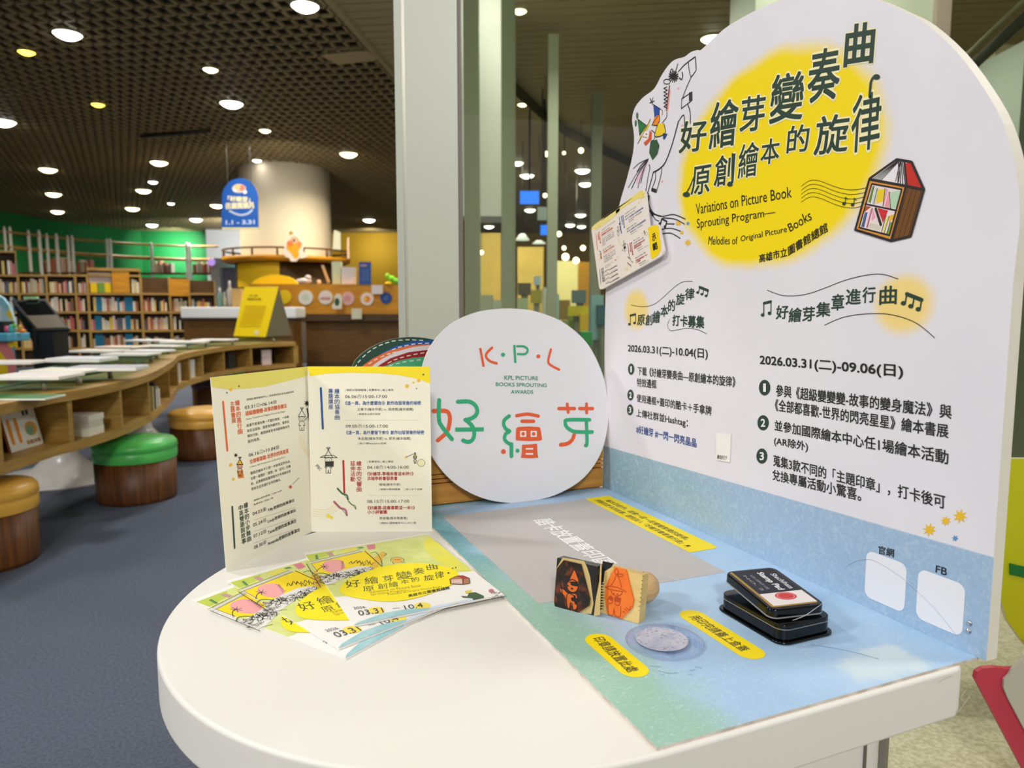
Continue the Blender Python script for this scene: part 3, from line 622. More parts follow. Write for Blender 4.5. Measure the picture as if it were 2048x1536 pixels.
for i in range(2, len(fr), 4):
    p = off(fr, .14)[i]; MB().lathe((p.x, p.y, ZT), [(.014, 0), (.014, .0455)], M_MET, 10).build('standoff', cab)
for (x, y) in ((120, 975),):
    p = PX(x, 962, 2, 0); prof = [(.39, 0), (.38, .015), (.28, .03), (.17, .07), (.10, .14), (.07, .24), (.085, .34), (.13, .405)]
    p = Vector((p.x, p.y + .12, 0)); MB().lathe(p, prof, mat('pedestal_white', (206, 202, 196), .25), 36).build('pedestal', cab)
for i in (34, 50):
    p = (fr[i] + bkp[i]) / 2; MB().lathe(p, [(.34, 0), (.33, .015), (.24, .03), (.14, .07), (.08, .14), (.06, .24), (.075, .34), (.12, .405)], MATS['pedestal_white'], 28).build('pedestal', cab)
# books lying open or flat on the glass
FL = [(72, 750, .34, .24, (238, 232, 226), 'pale cover, nearest to the cabinet front'), (30, 722, .3, .22, (234, 224, 214), 'cream cover at the far left'), (165, 718, .34, .22, (230, 230, 236), 'white cover in front of the black kiosk'), (215, 735, .36, .2, (196, 196, 206), 'thick grey cover near the glass edge'), (130, 738, .34, .24, (240, 236, 222), 'wide ivory cover'), (262, 706, .34, .2, (228, 224, 220), 'rounded white cover lying by the curve'),
      (300, 700, .3, .2, (240, 240, 240), 'bright white cover by the curve'), (320, 690, .36, .22, (224, 218, 206), 'cream cover behind the curve'), (245, 692, .36, .22, (232, 206, 180), 'peach cover in the second row'), (200, 700, .36, .22, (236, 230, 216), 'ivory cover in the second row'), (370, 683, .4, .24, (236, 232, 226), 'white cover at the far part'), (430, 678, .4, .24, (226, 222, 214), 'grey white cover left of the tent sign'), (300, 680, .4, .24, (220, 220, 224), 'pale grey cover in the far row'), (40, 790, .3, .16, (60, 120, 60), 'green cover under the glass at the left edge')]
for i, (x, y, w, dp_, c_, lb) in enumerate(FL):
    zz_ = .7545 if x != 40 else .7005; p = PX(x, y, 2, zz_ + .015); a = rnd.uniform(-.25, .15) - YAW
    t = thing('picture_book', 'picture book on the glass shelf, ' + lb, 'book', (p.x, p.y, zz_), None, a)
    th = rnd.uniform(.012, .03) if x != 40 else .01; mb = MB(); mb.box((0, 0, th / 2), (w, dp_, th), ink(*c_)); mb.build('cover', t, local=True, bevel=.003)
    mb = MB(); mb.box((.004, -.004, th / 2), (w + .002, dp_ - .006, th * .7), ink(246, 244, 236)); mb.build('pages', t, local=True)
# books inside the compartments
def front_plane(i):
    t = (fr[min(i + 1, len(fr) - 1)] - fr[max(i - 1, 0)]).normalized(); n_ = Vector((t.y, -t.x, 0)); return t
pA = fin[nearest(70, 795)]; tA = front_plane(nearest(70, 795))
b11 = thing('picture_book', 'white picture book with large orange 11 on its cover, in a cabinet compartment', 'book', (pA.x, pA.y, .45))
pA = pA + tA * .075
PB = Plane(tuple(pA + Vector((-tA.y, tA.x, 0)) * .10 + Vector((0, 0, .4505))), tA, (Vector((-tA.y, tA.x, 0)) * .22 + Vector((0, 0, 1))))
slab(PB, rrect(-.115, 0, .115, .185, .004, 2), .012, ink(232, 228, 222), ink(214, 120, 60)).build('cover', b11)
p_ = Print(PB, b11, 'cover_print', h=.0006).direct(); p_.stroke([(-.085, .04), (-.085, .14)], .022, (226, 140, 30)); p_.stroke([(-.035, .04), (-.035, .14)], .022, (226, 140, 30)); p_.disc(.055, .085, .042, (206, 160, 70), 1, ry=.034); p_.disc(.045, .078, .026, (120, 160, 130), 2, ry=.024)
p_.text('寶寶', [(.02, .15), (.07, .15), (.07, .175), (.02, .175)], (50, 50, 50), .02); p_.text('恐龍來囉', [(.0, .015), (.1, .015), (.1, .035), (.0, .035)], (170, 120, 60), .02)
for (x, y), items in (((200, 771), [(-.06, .14, .04, (236, 232, 214)), (-.06, .13, .034, (210, 206, 190)), (-.055, .14, .03, (228, 220, 210))]),):
    i = nearest(x, y); t_ = front_plane(i); p = fin[i] + Vector((-t_.y, t_.x, 0)) * .1; z = .4505; an = math.atan2(t_.y, t_.x)
    for k, (ox, w, h, c_) in enumerate(items):
        tt = p + t_ * ox; o = MB().box((0, 0, h / 2), (w, .16, h), ink(*c_)).build('stacked_book', None, local=True); o.location = (tt.x, tt.y, z); o.rotation_euler = (0, 0, an); LOC[o.name] = Vector(o.location)
        setp(o, ('thick cream book at the bottom', 'stone coloured book in the middle', 'pale book on top')[k] + ' of the short stack in the wavy cabinet', 'book'); z += h + .0005
i = nearest(272, 755); t_ = front_plane(i); p = fin[i] + Vector((-t_.y, t_.x, 0)) * .1
for k, (w, h, c_, lb) in enumerate(((.13, .17, (226, 222, 226), 'white picture book with a purple ring on its cover, in the third compartment'),)):
    b_ = thing('picture_book', lb, 'book', (p.x, p.y, .45)); PB2 = Plane(tuple(p - t_ * .01 + Vector((0, 0, .4505))), t_, (Vector((-t_.y, t_.x, 0)) * .15 + Vector((0, 0, 1)))); slab(PB2, rrect(-w / 2, 0, w / 2, h, .003, 2), .014, ink(*c_)).build('cover', b_)
    q_ = Print(PB2, b_, 'cover_print', h=.0006).direct(); q_.disc(-.02, .11, .022, (110, 90, 170), 1, ry=.03); q_.disc(-.02, .11, .012, (226, 222, 226), 2, ry=.018); q_.fill([(.025, .02), (.06, .02), (.06, .15), (.025, .15)], (206, 190, 130), 1)
i = nearest(322, 737); t_ = front_plane(i); p = fin[i] + Vector((-t_.y, t_.x, 0)) * .012
for k in range(5):
    q_ = p + t_ * (-.16 + k * .06); h = (.15, .17, .12, .13, .11)[k]; book((q_.x, q_.y, .4505), .035, .15, h, mat('upright_%d' % k, ((206, 190, 130), (30, 36, 40), (226, 222, 212), (200, 196, 186), (236, 232, 226))[k], .6), 'upright book in the compartment before the curve, %s' % ('straw yellow', 'black', 'white with short spine', 'grey white', 'lowest, at the right')[k], 'books in the compartment before the curve', 0, math.atan2(t_.y, t_.x))
for (x, y, c_, lb) in ((398, 701, (226, 222, 214), 'pale book leaning in the compartment just after the curve'), (372, 707, (214, 206, 196), 'small cream book in the narrow compartment at the curve'), (536, 686, (220, 196, 190), 'pink and white book in the last compartments'), (470, 690, (40, 36, 34), 'dark book in a far compartment of the wavy cabinet')):
    i = nearest(x, y); t_ = front_plane(i); p = fin[i] + Vector((-t_.y, t_.x, 0)) * .05; book((p.x, p.y, .4505), .12, .02, .17, mat('book_face_%d' % x, c_, .6), lb, None, 0, math.atan2(t_.y, t_.x))
# yellow tent sign on the cabinet end
ts = thing('tent_sign', 'yellow folded tent sign with faint print standing on the far end of the wavy cabinet', 'sign', tuple(PX(530, 674, 2, .7545)))
A_, B_, C_ = PX(467, 672, 2, .7545), PX(531, 674, 2, .7545), PX(584, 670, 2, .7545)
ht = .60
ridge0 = (A_ + (C_ - B_) * .5) + Vector((0, 0, ht)); ridge1 = (B_ + C_) * .5 + Vector((0, 0, ht))
ridge0 = G(489, 574, (A_ - CAM).dot(FH) + .12); ridge1 = G(557, 573, (B_ - CAM).dot(FH) + .12)
M_TY = mat('tent_yellow', (246, 214, 0), .5)
def sheet(q, m, name, th=.006):
    n_ = (q[1] - q[0]).cross(q[3] - q[0]).normalized() * th; mb = MB(); mb.prism(q, [p - n_ for p in q], m); return mb.build(name, ts)
sheet([A_, B_, ridge1, ridge0], M_TY, 'front_leaf'); Dp = A_ + (C_ - B_)
sheet([C_, Dp, ridge0, ridge1], M_TY, 'rear_leaf')
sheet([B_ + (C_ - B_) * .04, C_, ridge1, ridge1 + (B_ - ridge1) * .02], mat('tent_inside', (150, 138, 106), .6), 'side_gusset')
tp = Plane(tuple(A_), B_ - A_, ((ridge0 - A_) - (B_ - A_).normalized() * (ridge0 - A_).dot((B_ - A_).normalized())))
q_ = Print(tp, ts, 'tent_print', h=.004); q_.zf = tp.px
q_.text('一頁一世界', [(496, 593), (515, 593), (516, 589), (497, 589)], (150, 130, 0), .02); q_.text('閱讀手牌', [(495, 600), (522, 600), (523, 596), (496, 596)], (140, 120, 0), .02)
for k in range(9): q_.stroke([(490 - k * 1.4, 612 + k * 5), (532 - k * 1.4, 612 + k * 5)], .012, (226, 192, 0), 1)
q_.disc(514, 665, 5, (236, 220, 160), 1)
# ------------------------------------------------------------------ stools
M_STW = mat('stool_wood', (116, 68, 24), .45, c2=(80, 44, 12), scale=7, stretch=(9, 9, .5), detail=5)
def stool(px_, y_, r, ctop, cside, label, hw=.245, hc=.115):
    f_ = PX(px_, y_, 2, 0); dirv = Vector((f_.x - CAM.x, f_.y - CAM.y, 0)).normalized(); c = Vector((f_.x, f_.y, 0)) + dirv * r
    t = thing('stool', label, 'stool', tuple(c))
    MB().lathe(c, [(r * .93, 0), (r * .95, .02), (r * .97, hw)], M_STW, 44).build('base', t)
    mc = mat('stool_vinyl_%d_%d' % (ctop[0], ctop[1]), ctop, .35, c2=cside, scale=6, bump=.6)
    z = hw - .01; mb = MB(); mb.lathe(c, [(r * .985, z), (r * 1.0, z + .02), (r * .995, z + .05), (r * .975, z + .056), (r * 1.01, z + .062), (r * 1.0, z + .09), (r * .93, z + .108), (r * .6, z + .122), (.001, z + .128)], mc, 44, cap=False); mb.build('cushion', t)
stool(277, 1013, .222, (92, 200, 98), (76, 184, 84), 'round wooden stool with bright green vinyl cushion, on the carpet')
stool(412, 923, .245, (236, 184, 84), (220, 164, 62), 'round wooden stool with mustard cushion, half hidden by the standing brochure')
stool(-20, 1152, .20, (228, 176, 72), (212, 156, 52), 'round wooden stool with mustard cushion, cut off at the left edge')
stool(432, 822, .24, (74, 34, 30), (60, 26, 24), 'dark brown cushioned stool under the wavy cabinet')
stool(452, 790, .24, (44, 150, 44), (36, 130, 36), 'green cushioned stool far under the wavy cabinet')
# ------------------------------------------------------------------ kiosk and coloured play table at the left
M_BLK = mat('kiosk_black', (24, 26, 30), .45)
kd = 7.4; k0, k1 = G(72, 615, kd), G(142, 615, kd)
ki = thing('catalogue_kiosk', 'black sloping catalogue kiosk in front of the bookcases', 'kiosk', tuple(G(107, 615, kd + .2).to_2d().to_3d()))
mb = MB(); fbox(mb, 74, 658, 118, yz(0, kd), kd, .25, M_BLK); mb.build('cabinet', ki, bevel=.01)
q = [G(74, 660, kd - .03), G(140, 658, kd - .03), G(91, 598, kd + .5), G(22, 600, kd + .5)]
def plate(q, m, name, par, th=.03):
    n_ = (q[1] - q[0]).cross(q[3] - q[0]).normalized() * th; MB().prism(q, [p - n_ for p in q], m).build(name, par)
plate(q, M_BLK, 'sloping_top', ki)
L4 = lambda a, b: (q[0] * (1 - a) + q[1] * a) * (1 - b) + (q[3] * (1 - a) + q[2] * a) * b
up_ = Vector((0, -.002, .006)); plate([L4(.04, .04) + up_, L4(.94, .04) + up_, L4(.94, .44) + up_, L4(.04, .44) + up_], mat('kiosk_keypad', (92, 86, 74), .35), 'key_panel', ki, .004); plate([L4(.12, .48) + up_, L4(.92, .48) + up_, L4(.92, .92) + up_, L4(.12, .92) + up_], mat('kiosk_screen', (12, 14, 16), .15), 'screen', ki, .004)
mb = MB(); mb.prism([G(74, 660, kd), G(74, 700, kd), G(40, 640, kd + .5), G(22, 600, kd + .5)], [G(78, 660, kd), G(78, 700, kd), G(44, 640, kd + .5), G(26, 600, kd + .5)], M_BLK); mb.build('side_cheek', ki)
mb = MB(); fbox(mb, 47, 593, 72, 598, kd + .45, .05, mat('pale_green', (170, 214, 160), .6)); mb.build('top_label', ki)
pd_ = 6.6
pt_ = thing('play_table', 'low play table with blue top and pink and yellow painted side, far left', 'table', tuple(G(20, 615, pd_).to_2d().to_3d()))
mb = MB(); fbox(mb, -60, 667, 17, 683, pd_ - .1, .3, mat('table_blue', (84, 168, 196), .45)); mb.build('tabletop', pt_, bevel=.01)
mb = MB(); fbox(mb, -50, 683, 34, yz(0, pd_), pd_, .05, mat('side_blue', (60, 130, 156), .5)); mb.build('side_panel', pt_)
pl = Plane(tuple(G(1024, 615, pd_ - .003)), RT, (0, 0, 1)); q_ = Print(pl, pt_, 'painted_shapes', h=.001); q_.zf = pl.px
q_.fill([(-50, 684), (18, 684), (28, 705), (32, 730), (32, 800), (-50, 800)], (206, 120, 116), 1); q_.fill([(-50, 700), (0, 702), (12, 718), (16, 740), (14, 800), (-50, 800)], (220, 190, 0), 2); q_.disc(23, 688, 7, (236, 196, 0), 3)
o, p_ = flat('painted_screen', 'small screen painted with blue water and yellow, on the play table at the left edge', 'panel', [(-60, 646), (28, 646), (24, 628), (16, 610), (6, 596), (-8, 588), (-60, 586)], pd_ + .3, .03, mat('screen_blue', (120, 186, 206), .5, c2=(180, 216, 224), scale=8))
q_ = Print(p_, o, 'painting', h=.002); q_.zf = p_.px; q_.fill([(16, 608), (24, 628), (28, 644), (12, 628), (18, 620)], (240, 196, 10), 1); q_.fill([(-60, 610), (4, 612), (4, 646), (-60, 646)], (206, 214, 226), 1)
o = MB(); fbox(o, -60, 643, 8, 667, pd_ + .02, .15, M_BLK); o = o.build('black_tray'); setp(o, 'black tray with toys on the play table', 'tray')
blob('toy_fruit', 'small pink, teal and green toy at the end of the black tray', 'toy', [(14, 658, 5, 6, (226, 90, 130), 'body'), (24, 657, 7, 8, (90, 180, 180), 'body'), (29, 651, 4, 4, (110, 190, 60), 'leaf')], pd_ + .02)
blob('toy_car', 'small orange toy at the corner of the play table', 'toy', [(44, 662, 8, 4, (226, 130, 40), 'body'), (40, 655, 4, 6, (200, 160, 60), 'body')], pd_ + .05)
# ------------------------------------------------------------------ glazed partition
M_FRAME = mat('partition_paint', (186, 190, 176), .4); M_CHROME = mat('polished_channel', (206, 204, 190), .25, .5)
PDp = 1.95
pa = thing('trim_post', None, None, tuple(G(860, 615, PDp).to_2d().to_3d()))
def vpost(name, x0, x1, d, th, m, par, z0=0, z1=CEIL):
    mb = MB(); a = G(x0, 615, d).to_2d().to_3d(); b = G(x1, 615, d).to_2d().to_3d(); bk = FH * th
    Z = lambda p, z: Vector((p.x, p.y, z)); mb.prism([Z(a, z0), Z(b, z0), Z(b, z1), Z(a, z1)], [Z(a + bk, z0), Z(b + bk, z0), Z(b + bk, z1), Z(a + bk, z1)], m); return mb.build(name, par)
vpost('post_face', 817, 918, PDp, .12, M_FRAME, pa); vpost('post_flange', 797, 811, PDp + .015, .1, M_FRAME, pa); vpost('polished_channel', 811, 817, PDp + .02, .02, M_CHROME, pa); vpost('rubber_seal', 918, 925, PDp + .01, .05, mat('seal_grey', (124, 118, 112), .6), pa)
for o_ in (pa,) + tuple(pa.children): o_['kind'] = 'structure'
ga = G(924, 615, PDp + .04).to_2d().to_3d(); gb = G(2700, 615, 3.6).to_2d().to_3d(); glassmat('partition_glass', (240, 243, 234))
gn = (gb - ga).normalized(); mb = MB(); mb.add([ga, gb, gb + Vector((0, 0, CEIL)), ga + Vector((0, 0, CEIL))], [(0, 1, 2, 3)], MATS['partition_glass']); nn = Vector((-gn.y, gn.x, 0)) * .01
mb.add([ga + nn, gb + nn, gb + nn + Vector((0, 0, CEIL)), ga + nn + Vector((0, 0, CEIL))], [(3, 2, 1, 0)], MATS['partition_glass'])
o = struct(mb.build('window_1'))
M_POSTG = mat('mullion_green_grey', (138, 144, 122), .6)
mu = 0
for x0, x1, d, th, zt in ((1003, 1031, 5.4, .12, CEIL), (930, 960, 4.8, .12, CEIL), (1094, 1114, 7.4, .12, CEIL - .1), (1180, 1200, 9.4, .14, CEIL - .1)):
    o = vpost('trim_mullion', x0, x1, d, th, M_POSTG, None, 0, zt); struct(o)
o = vpost('wall_pillar', 925, 1012, 6.4, .5, mat('pale_reflection', (206, 208, 200), .6), None, 1.9, CEIL); struct(o)  # stand-in for a pale reflection in the glass, not a real pillar
o = vpost('wall_pillar', 1490, 1838, 5.2, .6, mat('pale_reflection2', (214, 222, 208), .6), None); struct(o); o = vpost('trim_pillar_edge', 1838, 1866, 5.15, .1, mat('pillar_edge', (196, 176, 170), .5), None); struct(o)
# curved bulkhead
bpx = [(930, 14), (1026, 160), (1080, 212), (1130, 250), (1200, 287), (1265, 318), (1400, 372)]
bp_ = [PX(x, y, 2, CEIL) for x, y in bpx]
mb = MB(); M_BULK = mat('bulkhead_dark', (74, 72, 50), .6)
for a, b in zip(bp_[:-1], bp_[1:]): mb.prism([a, b, b + Vector((0, 0, -.16)), a + Vector((0, 0, -.16))], [a + Vector((.05, .05, 0)), b + Vector((.05, .05, 0)), b + Vector((.05, .05, -.16)), a + Vector((.05, .05, -.16))], M_BULK)
struct(mb.build('trim_bulkhead'))
# things seen through the glass
M_PW = mat('lit_yellow_panel', (206, 182, 96), .6, c2=(190, 162, 76), scale=1)
for x0, y0, x1, y1, d, m in ((958, 466, 1002, 580, 16, M_PW), (1035, 494, 1086, 568, 15, M_PW), (1110, 522, 1158, 590, 17, mat('cream_wall', (228, 222, 160), .7)), (1155, 524, 1178, 580, 15, mat('golden_door', (190, 140, 20), .5))):
    mb = MB(); fbox(mb, x0, y0, x1, yz(0, d), d, .1, m); struct(mb.build('wall_panel_lit'))
area('hall_washer', G(1060, 470, 13.5), .4, 9, (1, .93, .7), tuple(G(1060, 540, 15)), 140); area('hall_washer', G(980, 450, 14.5), .3, 8, (1, .93, .7), tuple(G(980, 520, 16)), 140)
area('hall_washer', G(1135, 490, 15.5), .3, 9, (1, .95, .8), tuple(G(1135, 550, 17)), 140)
M_SCR = mat('screen_blue_glow', (20, 110, 240), .4, emit=1.3)
for x0, y0, x1, y1, lb, yz0 in ((1040, 382, 1078, 408, 'larger glowing blue hanging screen seen through the glass', 0), (1081, 450, 1096, 470, 'smaller glowing blue hanging screen seen through the glass', 0)):
    d = 10; t = thing('hanging_screen', lb, 'screen', tuple(G((x0 + x1) / 2, y1, d)))
    mb = MB(); fbox(mb, x0 - 1, y0 - 1, x1 + 1, y1 + 1, d, .06, M_BLK); mb.build('housing', t); mb = MB(); fbox(mb, x0, y0, x1, y1, d - .004, .003, M_SCR); mb.build('screen_face', t)
    p = G((x0 + x1) / 2, y0, d); MB().tube([p, Vector((p.x, p.y, CEIL))], .015, M_BLK, 6).build('ceiling_rod', t)
o, p_ = flat('hanging_sign', 'pale hanging sign right of the larger blue screen, through the glass', 'sign', [(1075, 414), (1094, 414), (1094, 440), (1075, 440)], 9.5, .03, ink(176, 196, 188))
MB().tube([G(1084, 415, 9.51), Vector((*G(1084, 415, 9.51).to_2d(), CEIL))], .008, M_BLK, 6).build('rod', o, local=False)
PEN = [(1090, 391, 4, 9), (1093, 308, 5, 11), (1162, 301, 5, 11), (1128, 306, 3, 12), (961, 434, 5, 13), (1024, 450, 4, 14), (1025, 475, 5, 13), (1118, 468, 5, 13), (1131, 514, 7, 14), (1152, 521, 6, 15), (1166, 496, 5, 13), (963, 505, 4, 13), (1128, 496, 4, 12)]
for i, (x, y, r, d) in enumerate(PEN):
    p = G(x, y, d); t = thing('pendant_lamp', 'small round pendant lamp hanging in the hall behind the glass', 'lamp', tuple(p), 'pendant lamps behind the glass'); k = d / F_PX
    MB().sphere(p, r * k, M_LAMPO, 14).build('globe', t); MB().tube([p + Vector((0, 0, r * k)), Vector((p.x, p.y, CEIL))], .004, M_BLK, 4).build('cord', t)
for (x, y, w, h, d) in ((1045, 474, 14, 12, 12.5), (1078, 484, 14, 6, 12)):
    p = G(x, y, d); k = d / F_PX; t = thing('shade_lamp', 'wide white shaded lamp hanging in front of the yellow panel behind the glass%s' % (', conical' if h > 8 else ', flat'), 'lamp', tuple(p))
    MB().lathe(p, [(w * k, -h * k / 2), (w * k * .35, h * k / 2)], mat('shade_glow', (226, 236, 226), .5, emit=1.0), 20).build('shade', t); MB().tube([p, Vector((p.x, p.y, CEIL))], .006, M_BLK, 4).build('cord', t)
BX = [(1036, 566, 1062, 590, 11, (88, 82, 60), 'dark olive box'), (1068, 552, 1082, 570, 11.2, (178, 200, 200), 'pale blue paper'), (1034, 596, 1056, 640, 9, (170, 186, 140), 'pale green bin'), (1062, 580, 1084, 606, 10, (150, 140, 40), 'olive basket'), (1086, 575, 1093, 660, 8.5, (190, 200, 180), 'narrow pale stand'), (1094, 588, 1118, 660, 8, (140, 170, 160), 'sea green panel'), (1120, 600, 1140, 640, 9, (140, 110, 40), 'brown carton'),
      (1146, 580, 1172, 606, 9.5, (96, 120, 120), 'grey green monitor'), (1136, 612, 1180, 632, 8, (190, 180, 0), 'mustard crate'), (1140, 632, 1160, 660, 8.4, (130, 160, 30), 'lime carton'), (1160, 628, 1178, 664, 7.9, (206, 170, 20), 'yellow carton'), (1182, 590, 1206, 680, 7.4, (120, 160, 160), 'pale teal screen'), (1196, 610, 1212, 650, 7.2, (20, 80, 90), 'dark teal folder'), (962, 590, 985, 640, 8, (150, 156, 130), 'grey shelf block'), (986, 600, 1004, 650, 8.6, (176, 182, 160), 'pale shelf block'),
      (1162, 664, 1184, 690, 6.8, (0, 130, 60), 'green tub'), (1128, 640, 1140, 668, 8.6, (170, 176, 130), 'sage carton')]
shelf_z = {}
for x0, y0, x1, y1, d, c_, lb in BX:
    t = thing('display_box', lb + ' on a stand in the hall behind the glass', 'box', tuple(G((x0 + x1) / 2, 615, d).to_2d().to_3d()))
    mb = MB(); fbox(mb, x0, y0, x1, y1, d, .25, ink(*c_)); mb.build('body', t); w_ = (x1 - x0) * .25
    mb = MB(); fbox(mb, x0 + w_, y1, x1 - w_, yz(0, d), d + .05, .15, ink(120, 128, 104)); mb.build('stand', t)
hc_ = thing('hall_counter', 'long pale counter unit in the hall behind the glass carrying boxes', 'counter', tuple(G(1080, 615, 9).to_2d().to_3d()))
mb = MB(); fbox(mb, 935, 664, 1225, yz(0, 9.6), 9.6, .5, mat('hall_counter_green', (150, 166, 136), .6)); mb.build('body', hc_); mb = MB(); fbox(mb, 930, 655, 1230, 664, 9.5, .6, mat('hall_counter_top', (186, 196, 170), .5)); mb.build('counter_top', hc_)
# ------------------------------------------------------------------ right edge: beams, pillar, cut-out signs
a, b = G(1925, 150, 3.6), G(2120, -30, 3.0)
o = MB().tube([a, b], .032, mat('bar_dark', (44, 48, 38), .85), 4).build('trim_bar'); struct(o)
o = MB().tube([a + Vector((-.03, 0, .055)), b + Vector((-.03, 0, .055))], .014, mat('beam_pale', (128, 128, 98), .8), 4).build('trim_beam'); struct(o)
o = vpost('wall_pillar', 2012, 2200, 4.2, .4, mat('pillar_grey_green', (104, 112, 102), .7), None, 0, 2.6); struct(o)
o = vpost('wall_panel_brown', 1955, 2300, 4.7, .1, mat('panel_tan', (140, 130, 98), .7), None, 0, 2.75); struct(o)
YG = mat('sign_lime', (190, 192, 0), .5)
yd = 1.75; o, p_ = flat('lime_sign', 'large lime green rounded floor sign with a dark green bar, at the right edge', 'sign', [(1960, 917), (2330, 917), (2330, 1512), (2200, 1512), (2180, 1440), (2120, 1370), (2075, 1318), (2040, 1278), (2014, 1240), (2003, 1205), (1998, 1170), (1960, 1160)][::-1], yd, .012, YG, mat('sign_pale_edge', (220, 214, 190), .5))
mb = slab(p_, [p_.px(*q) for q in ((2018, 1126), (2330, 1196), (2330, 1222), (2018, 1148))][::-1], .003, mat('bar_green', (0, 108, 40), .5), h=.0034); mb.build('green_bar', o)
rd_ = 1.5; o, p_ = flat('rose_sign', 'standing sign with a rose red rounded border and grey face, lower right corner', 'sign', [(1951, 1358), (1954, 1344), (1966, 1337), (1990, 1335), (2012, 1338), (2100, 1335), (2300, 1335), (2300, 1660), (2110, 1660), (2050, 1545)][::-1], rd_, .012, mat('rose_red', (190, 52, 78), .5))
mb = slab(p_, [p_.px(*q) for q in ((2014, 1346), (2020, 1335), (2048, 1308), (2300, 1190), (2300, 1660), (2160, 1660), (2068, 1500), (2010, 1390), (2003, 1372), (2004, 1356))][::-1], .006, mat('sign_grey_face', (186, 184, 172), .5), h=.007); mb.build('grey_face', o)
# ================================================================== the display table and what stands on it
T0 = 0.747          # table top
B0 = 0.750          # top of the printed base board
M_TABLE = mat('table_laminate', (234, 232, 226), 0.5, c2=(229, 227, 219), scale=3, lo=0.3, hi=0.8)
M_STEEL = mat('brushed_steel', (150, 148, 142), 0.35, 0.8)
tb = thing('display_table', 'white laminate display table with a rounded left end, in the foreground', 'table', (0.35, 0.81, 0))
arc = [(0.288 + 0.3535 * math.cos(math.radians(a)), 0.811 + 0.3535 * math.sin(math.radians(a))) for a in range(110, 251, 7)]
e0 = PX(1311, 1507, 2, T0); e1 = PX(1941, 1334, 2, T0); ey = (e0.y + e1.y) / 2; ex = e1.x
out = [(q.x, q.y) for q in cr([(.33, 1.184), (.25, 1.172)] + arc + [(.225, .4575), (.270, ey + .004), (.320, ey)], 3)]
out += [(ex - .014, ey), (ex - .004, ey + .003), (ex, ey + .012), (ex, 1.170), (ex - .004, 1.180), (ex - .014, 1.184)]
mb = MB(); mb.prism([(x, y, T0) for x, y in out], [(x, y, T0 - 0.052) for x, y in out], M_TABLE); mb.build('tabletop', tb, bevel=0.004, seg=3)
mb = MB(); mb.box((0.3605, 0.80, 0.345), (0.516, 0.62, 0.69), M_TABLE); mb.build('pedestal', tb, bevel=0.002)
mb = MB(); mb.box((0.6205, 0.486, 0.345), (0.005, 0.008, 0.69), M_STEEL); mb.build('edge_strip', tb)
mb = MB(); mb.box((0.597, 0.4885, 0.345), (0.0012, 0.004, 0.68), mat('seam_dark', (120, 115, 100), 0.8)); mb.build('seam', tb)
pf = Print(Plane((0, ey - .0004, 0), (1, 0, 0), (0, 0, 1)), tb, 'scuff_mark').z(1600, 1080, 3.3683)
for q, w in ((((1125, 1000), (1080, 1060), (1110, 1090)), .0012), (((1140, 1050), (1100, 1110), (1055, 1165)), .0016), (((1120, 1075), (1075, 1150)), .001), (((1020, 915), (930, 955)), .0005)):
    pf.stroke(q, w, (186, 180, 165), smooth=4)

# ---- printed base board
bb = thing('printed_base_board', 'flat blue and green printed board with grey card area, lying on the table', 'board', (0.508, 0.82, T0))
n = NT('base_board_print', 0.42); cx, cy = 0.508, 0.82
wob = n.noise(14, 5); fib = n.noise(150, 5, (1, 2.2, 1), 0.6, 2.5); big = n.noise(5, 3)
xw = n.math('ADD', n.X, n.math('MULTIPLY', n.math('SUBTRACT', wob, 0.5), 0.09))
yb = n.math('ADD', n.Y, n.math('MULTIPLY', n.math('SUBTRACT', big, 0.5), 0.15))
blue = n.mix(n.step(big, 0.35, 0.65), (162, 196, 228), (178, 208, 238))
green = n.mix(n.step(yb, -0.05, 0.18), (152, 194, 176), (104, 166, 178))
edge = n.math('SUBTRACT', xw, n.math('MULTIPLY', n.step(yb, 0.28, -0.38), 0.035))
c = n.mix(n.step(edge, -0.184, -0.125), green, blue)
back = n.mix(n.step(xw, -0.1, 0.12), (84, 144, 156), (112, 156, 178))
c = n.mix(n.step(yb, 0.33, 0.37), c, back)  # printed teal, darkened here with painted shade of the round sign
c = n.mix(n.math('MULTIPLY', n.step(fib, 0.54, 0.70), 0.55), c, (216, 230, 238))
patch = n.ell(n.X, n.Y, 0.60 - cx, 0.475 - cy, 0.07, 0.035, 0.5, 1.2, n.noise(30, 4))
c = n.mix(n.math('MULTIPLY', patch, 0.75), c, (214, 228, 228))
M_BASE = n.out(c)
M_FOAM = mat('foam_board_edge', (226, 218, 208), 0.7, c2=(196, 182, 170), scale=60)
o_ = [(0.3150, 0.4478), (0.7000, 0.4478), (0.7000, 1.192), (0.3150, 1.192)]
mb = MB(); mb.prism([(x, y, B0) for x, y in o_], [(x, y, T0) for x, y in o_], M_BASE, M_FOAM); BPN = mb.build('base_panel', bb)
BP = Plane((0, 0, B0), (0, -1, 0), (1, 0, 0))
pb = Print(BP, BPN, 'printed_graphics', h=0.00015).direct()
def xy(x, y): return (-y, x)
pb.fill([xy(.3463, 1.1225), xy(.6225, 1.1235), xy(.6180, .7330), xy(.3458, .7370)], (192, 188, 186), 0)
yl = [xy(.6225, 1.128), xy(.6735, 1.129), xy(.6735, .825)] + [xy(.6635 + .010 * math.cos(t), .825 - .011 * math.sin(t)) for t in (0.4, 0.8, 1.2, 1.57)] + [xy(.6205, .8135)]
pb.fill(yl, (250, 224, 0), 1)
INK = (38, 38, 36)
pb.text('繪本的創作，就像一段一段慢慢累積的旋律。', [xy(.6485, 1.103), xy(.6475, .862), xy(.6605, .862), xy(.6615, 1.103)], INK, 0.008)
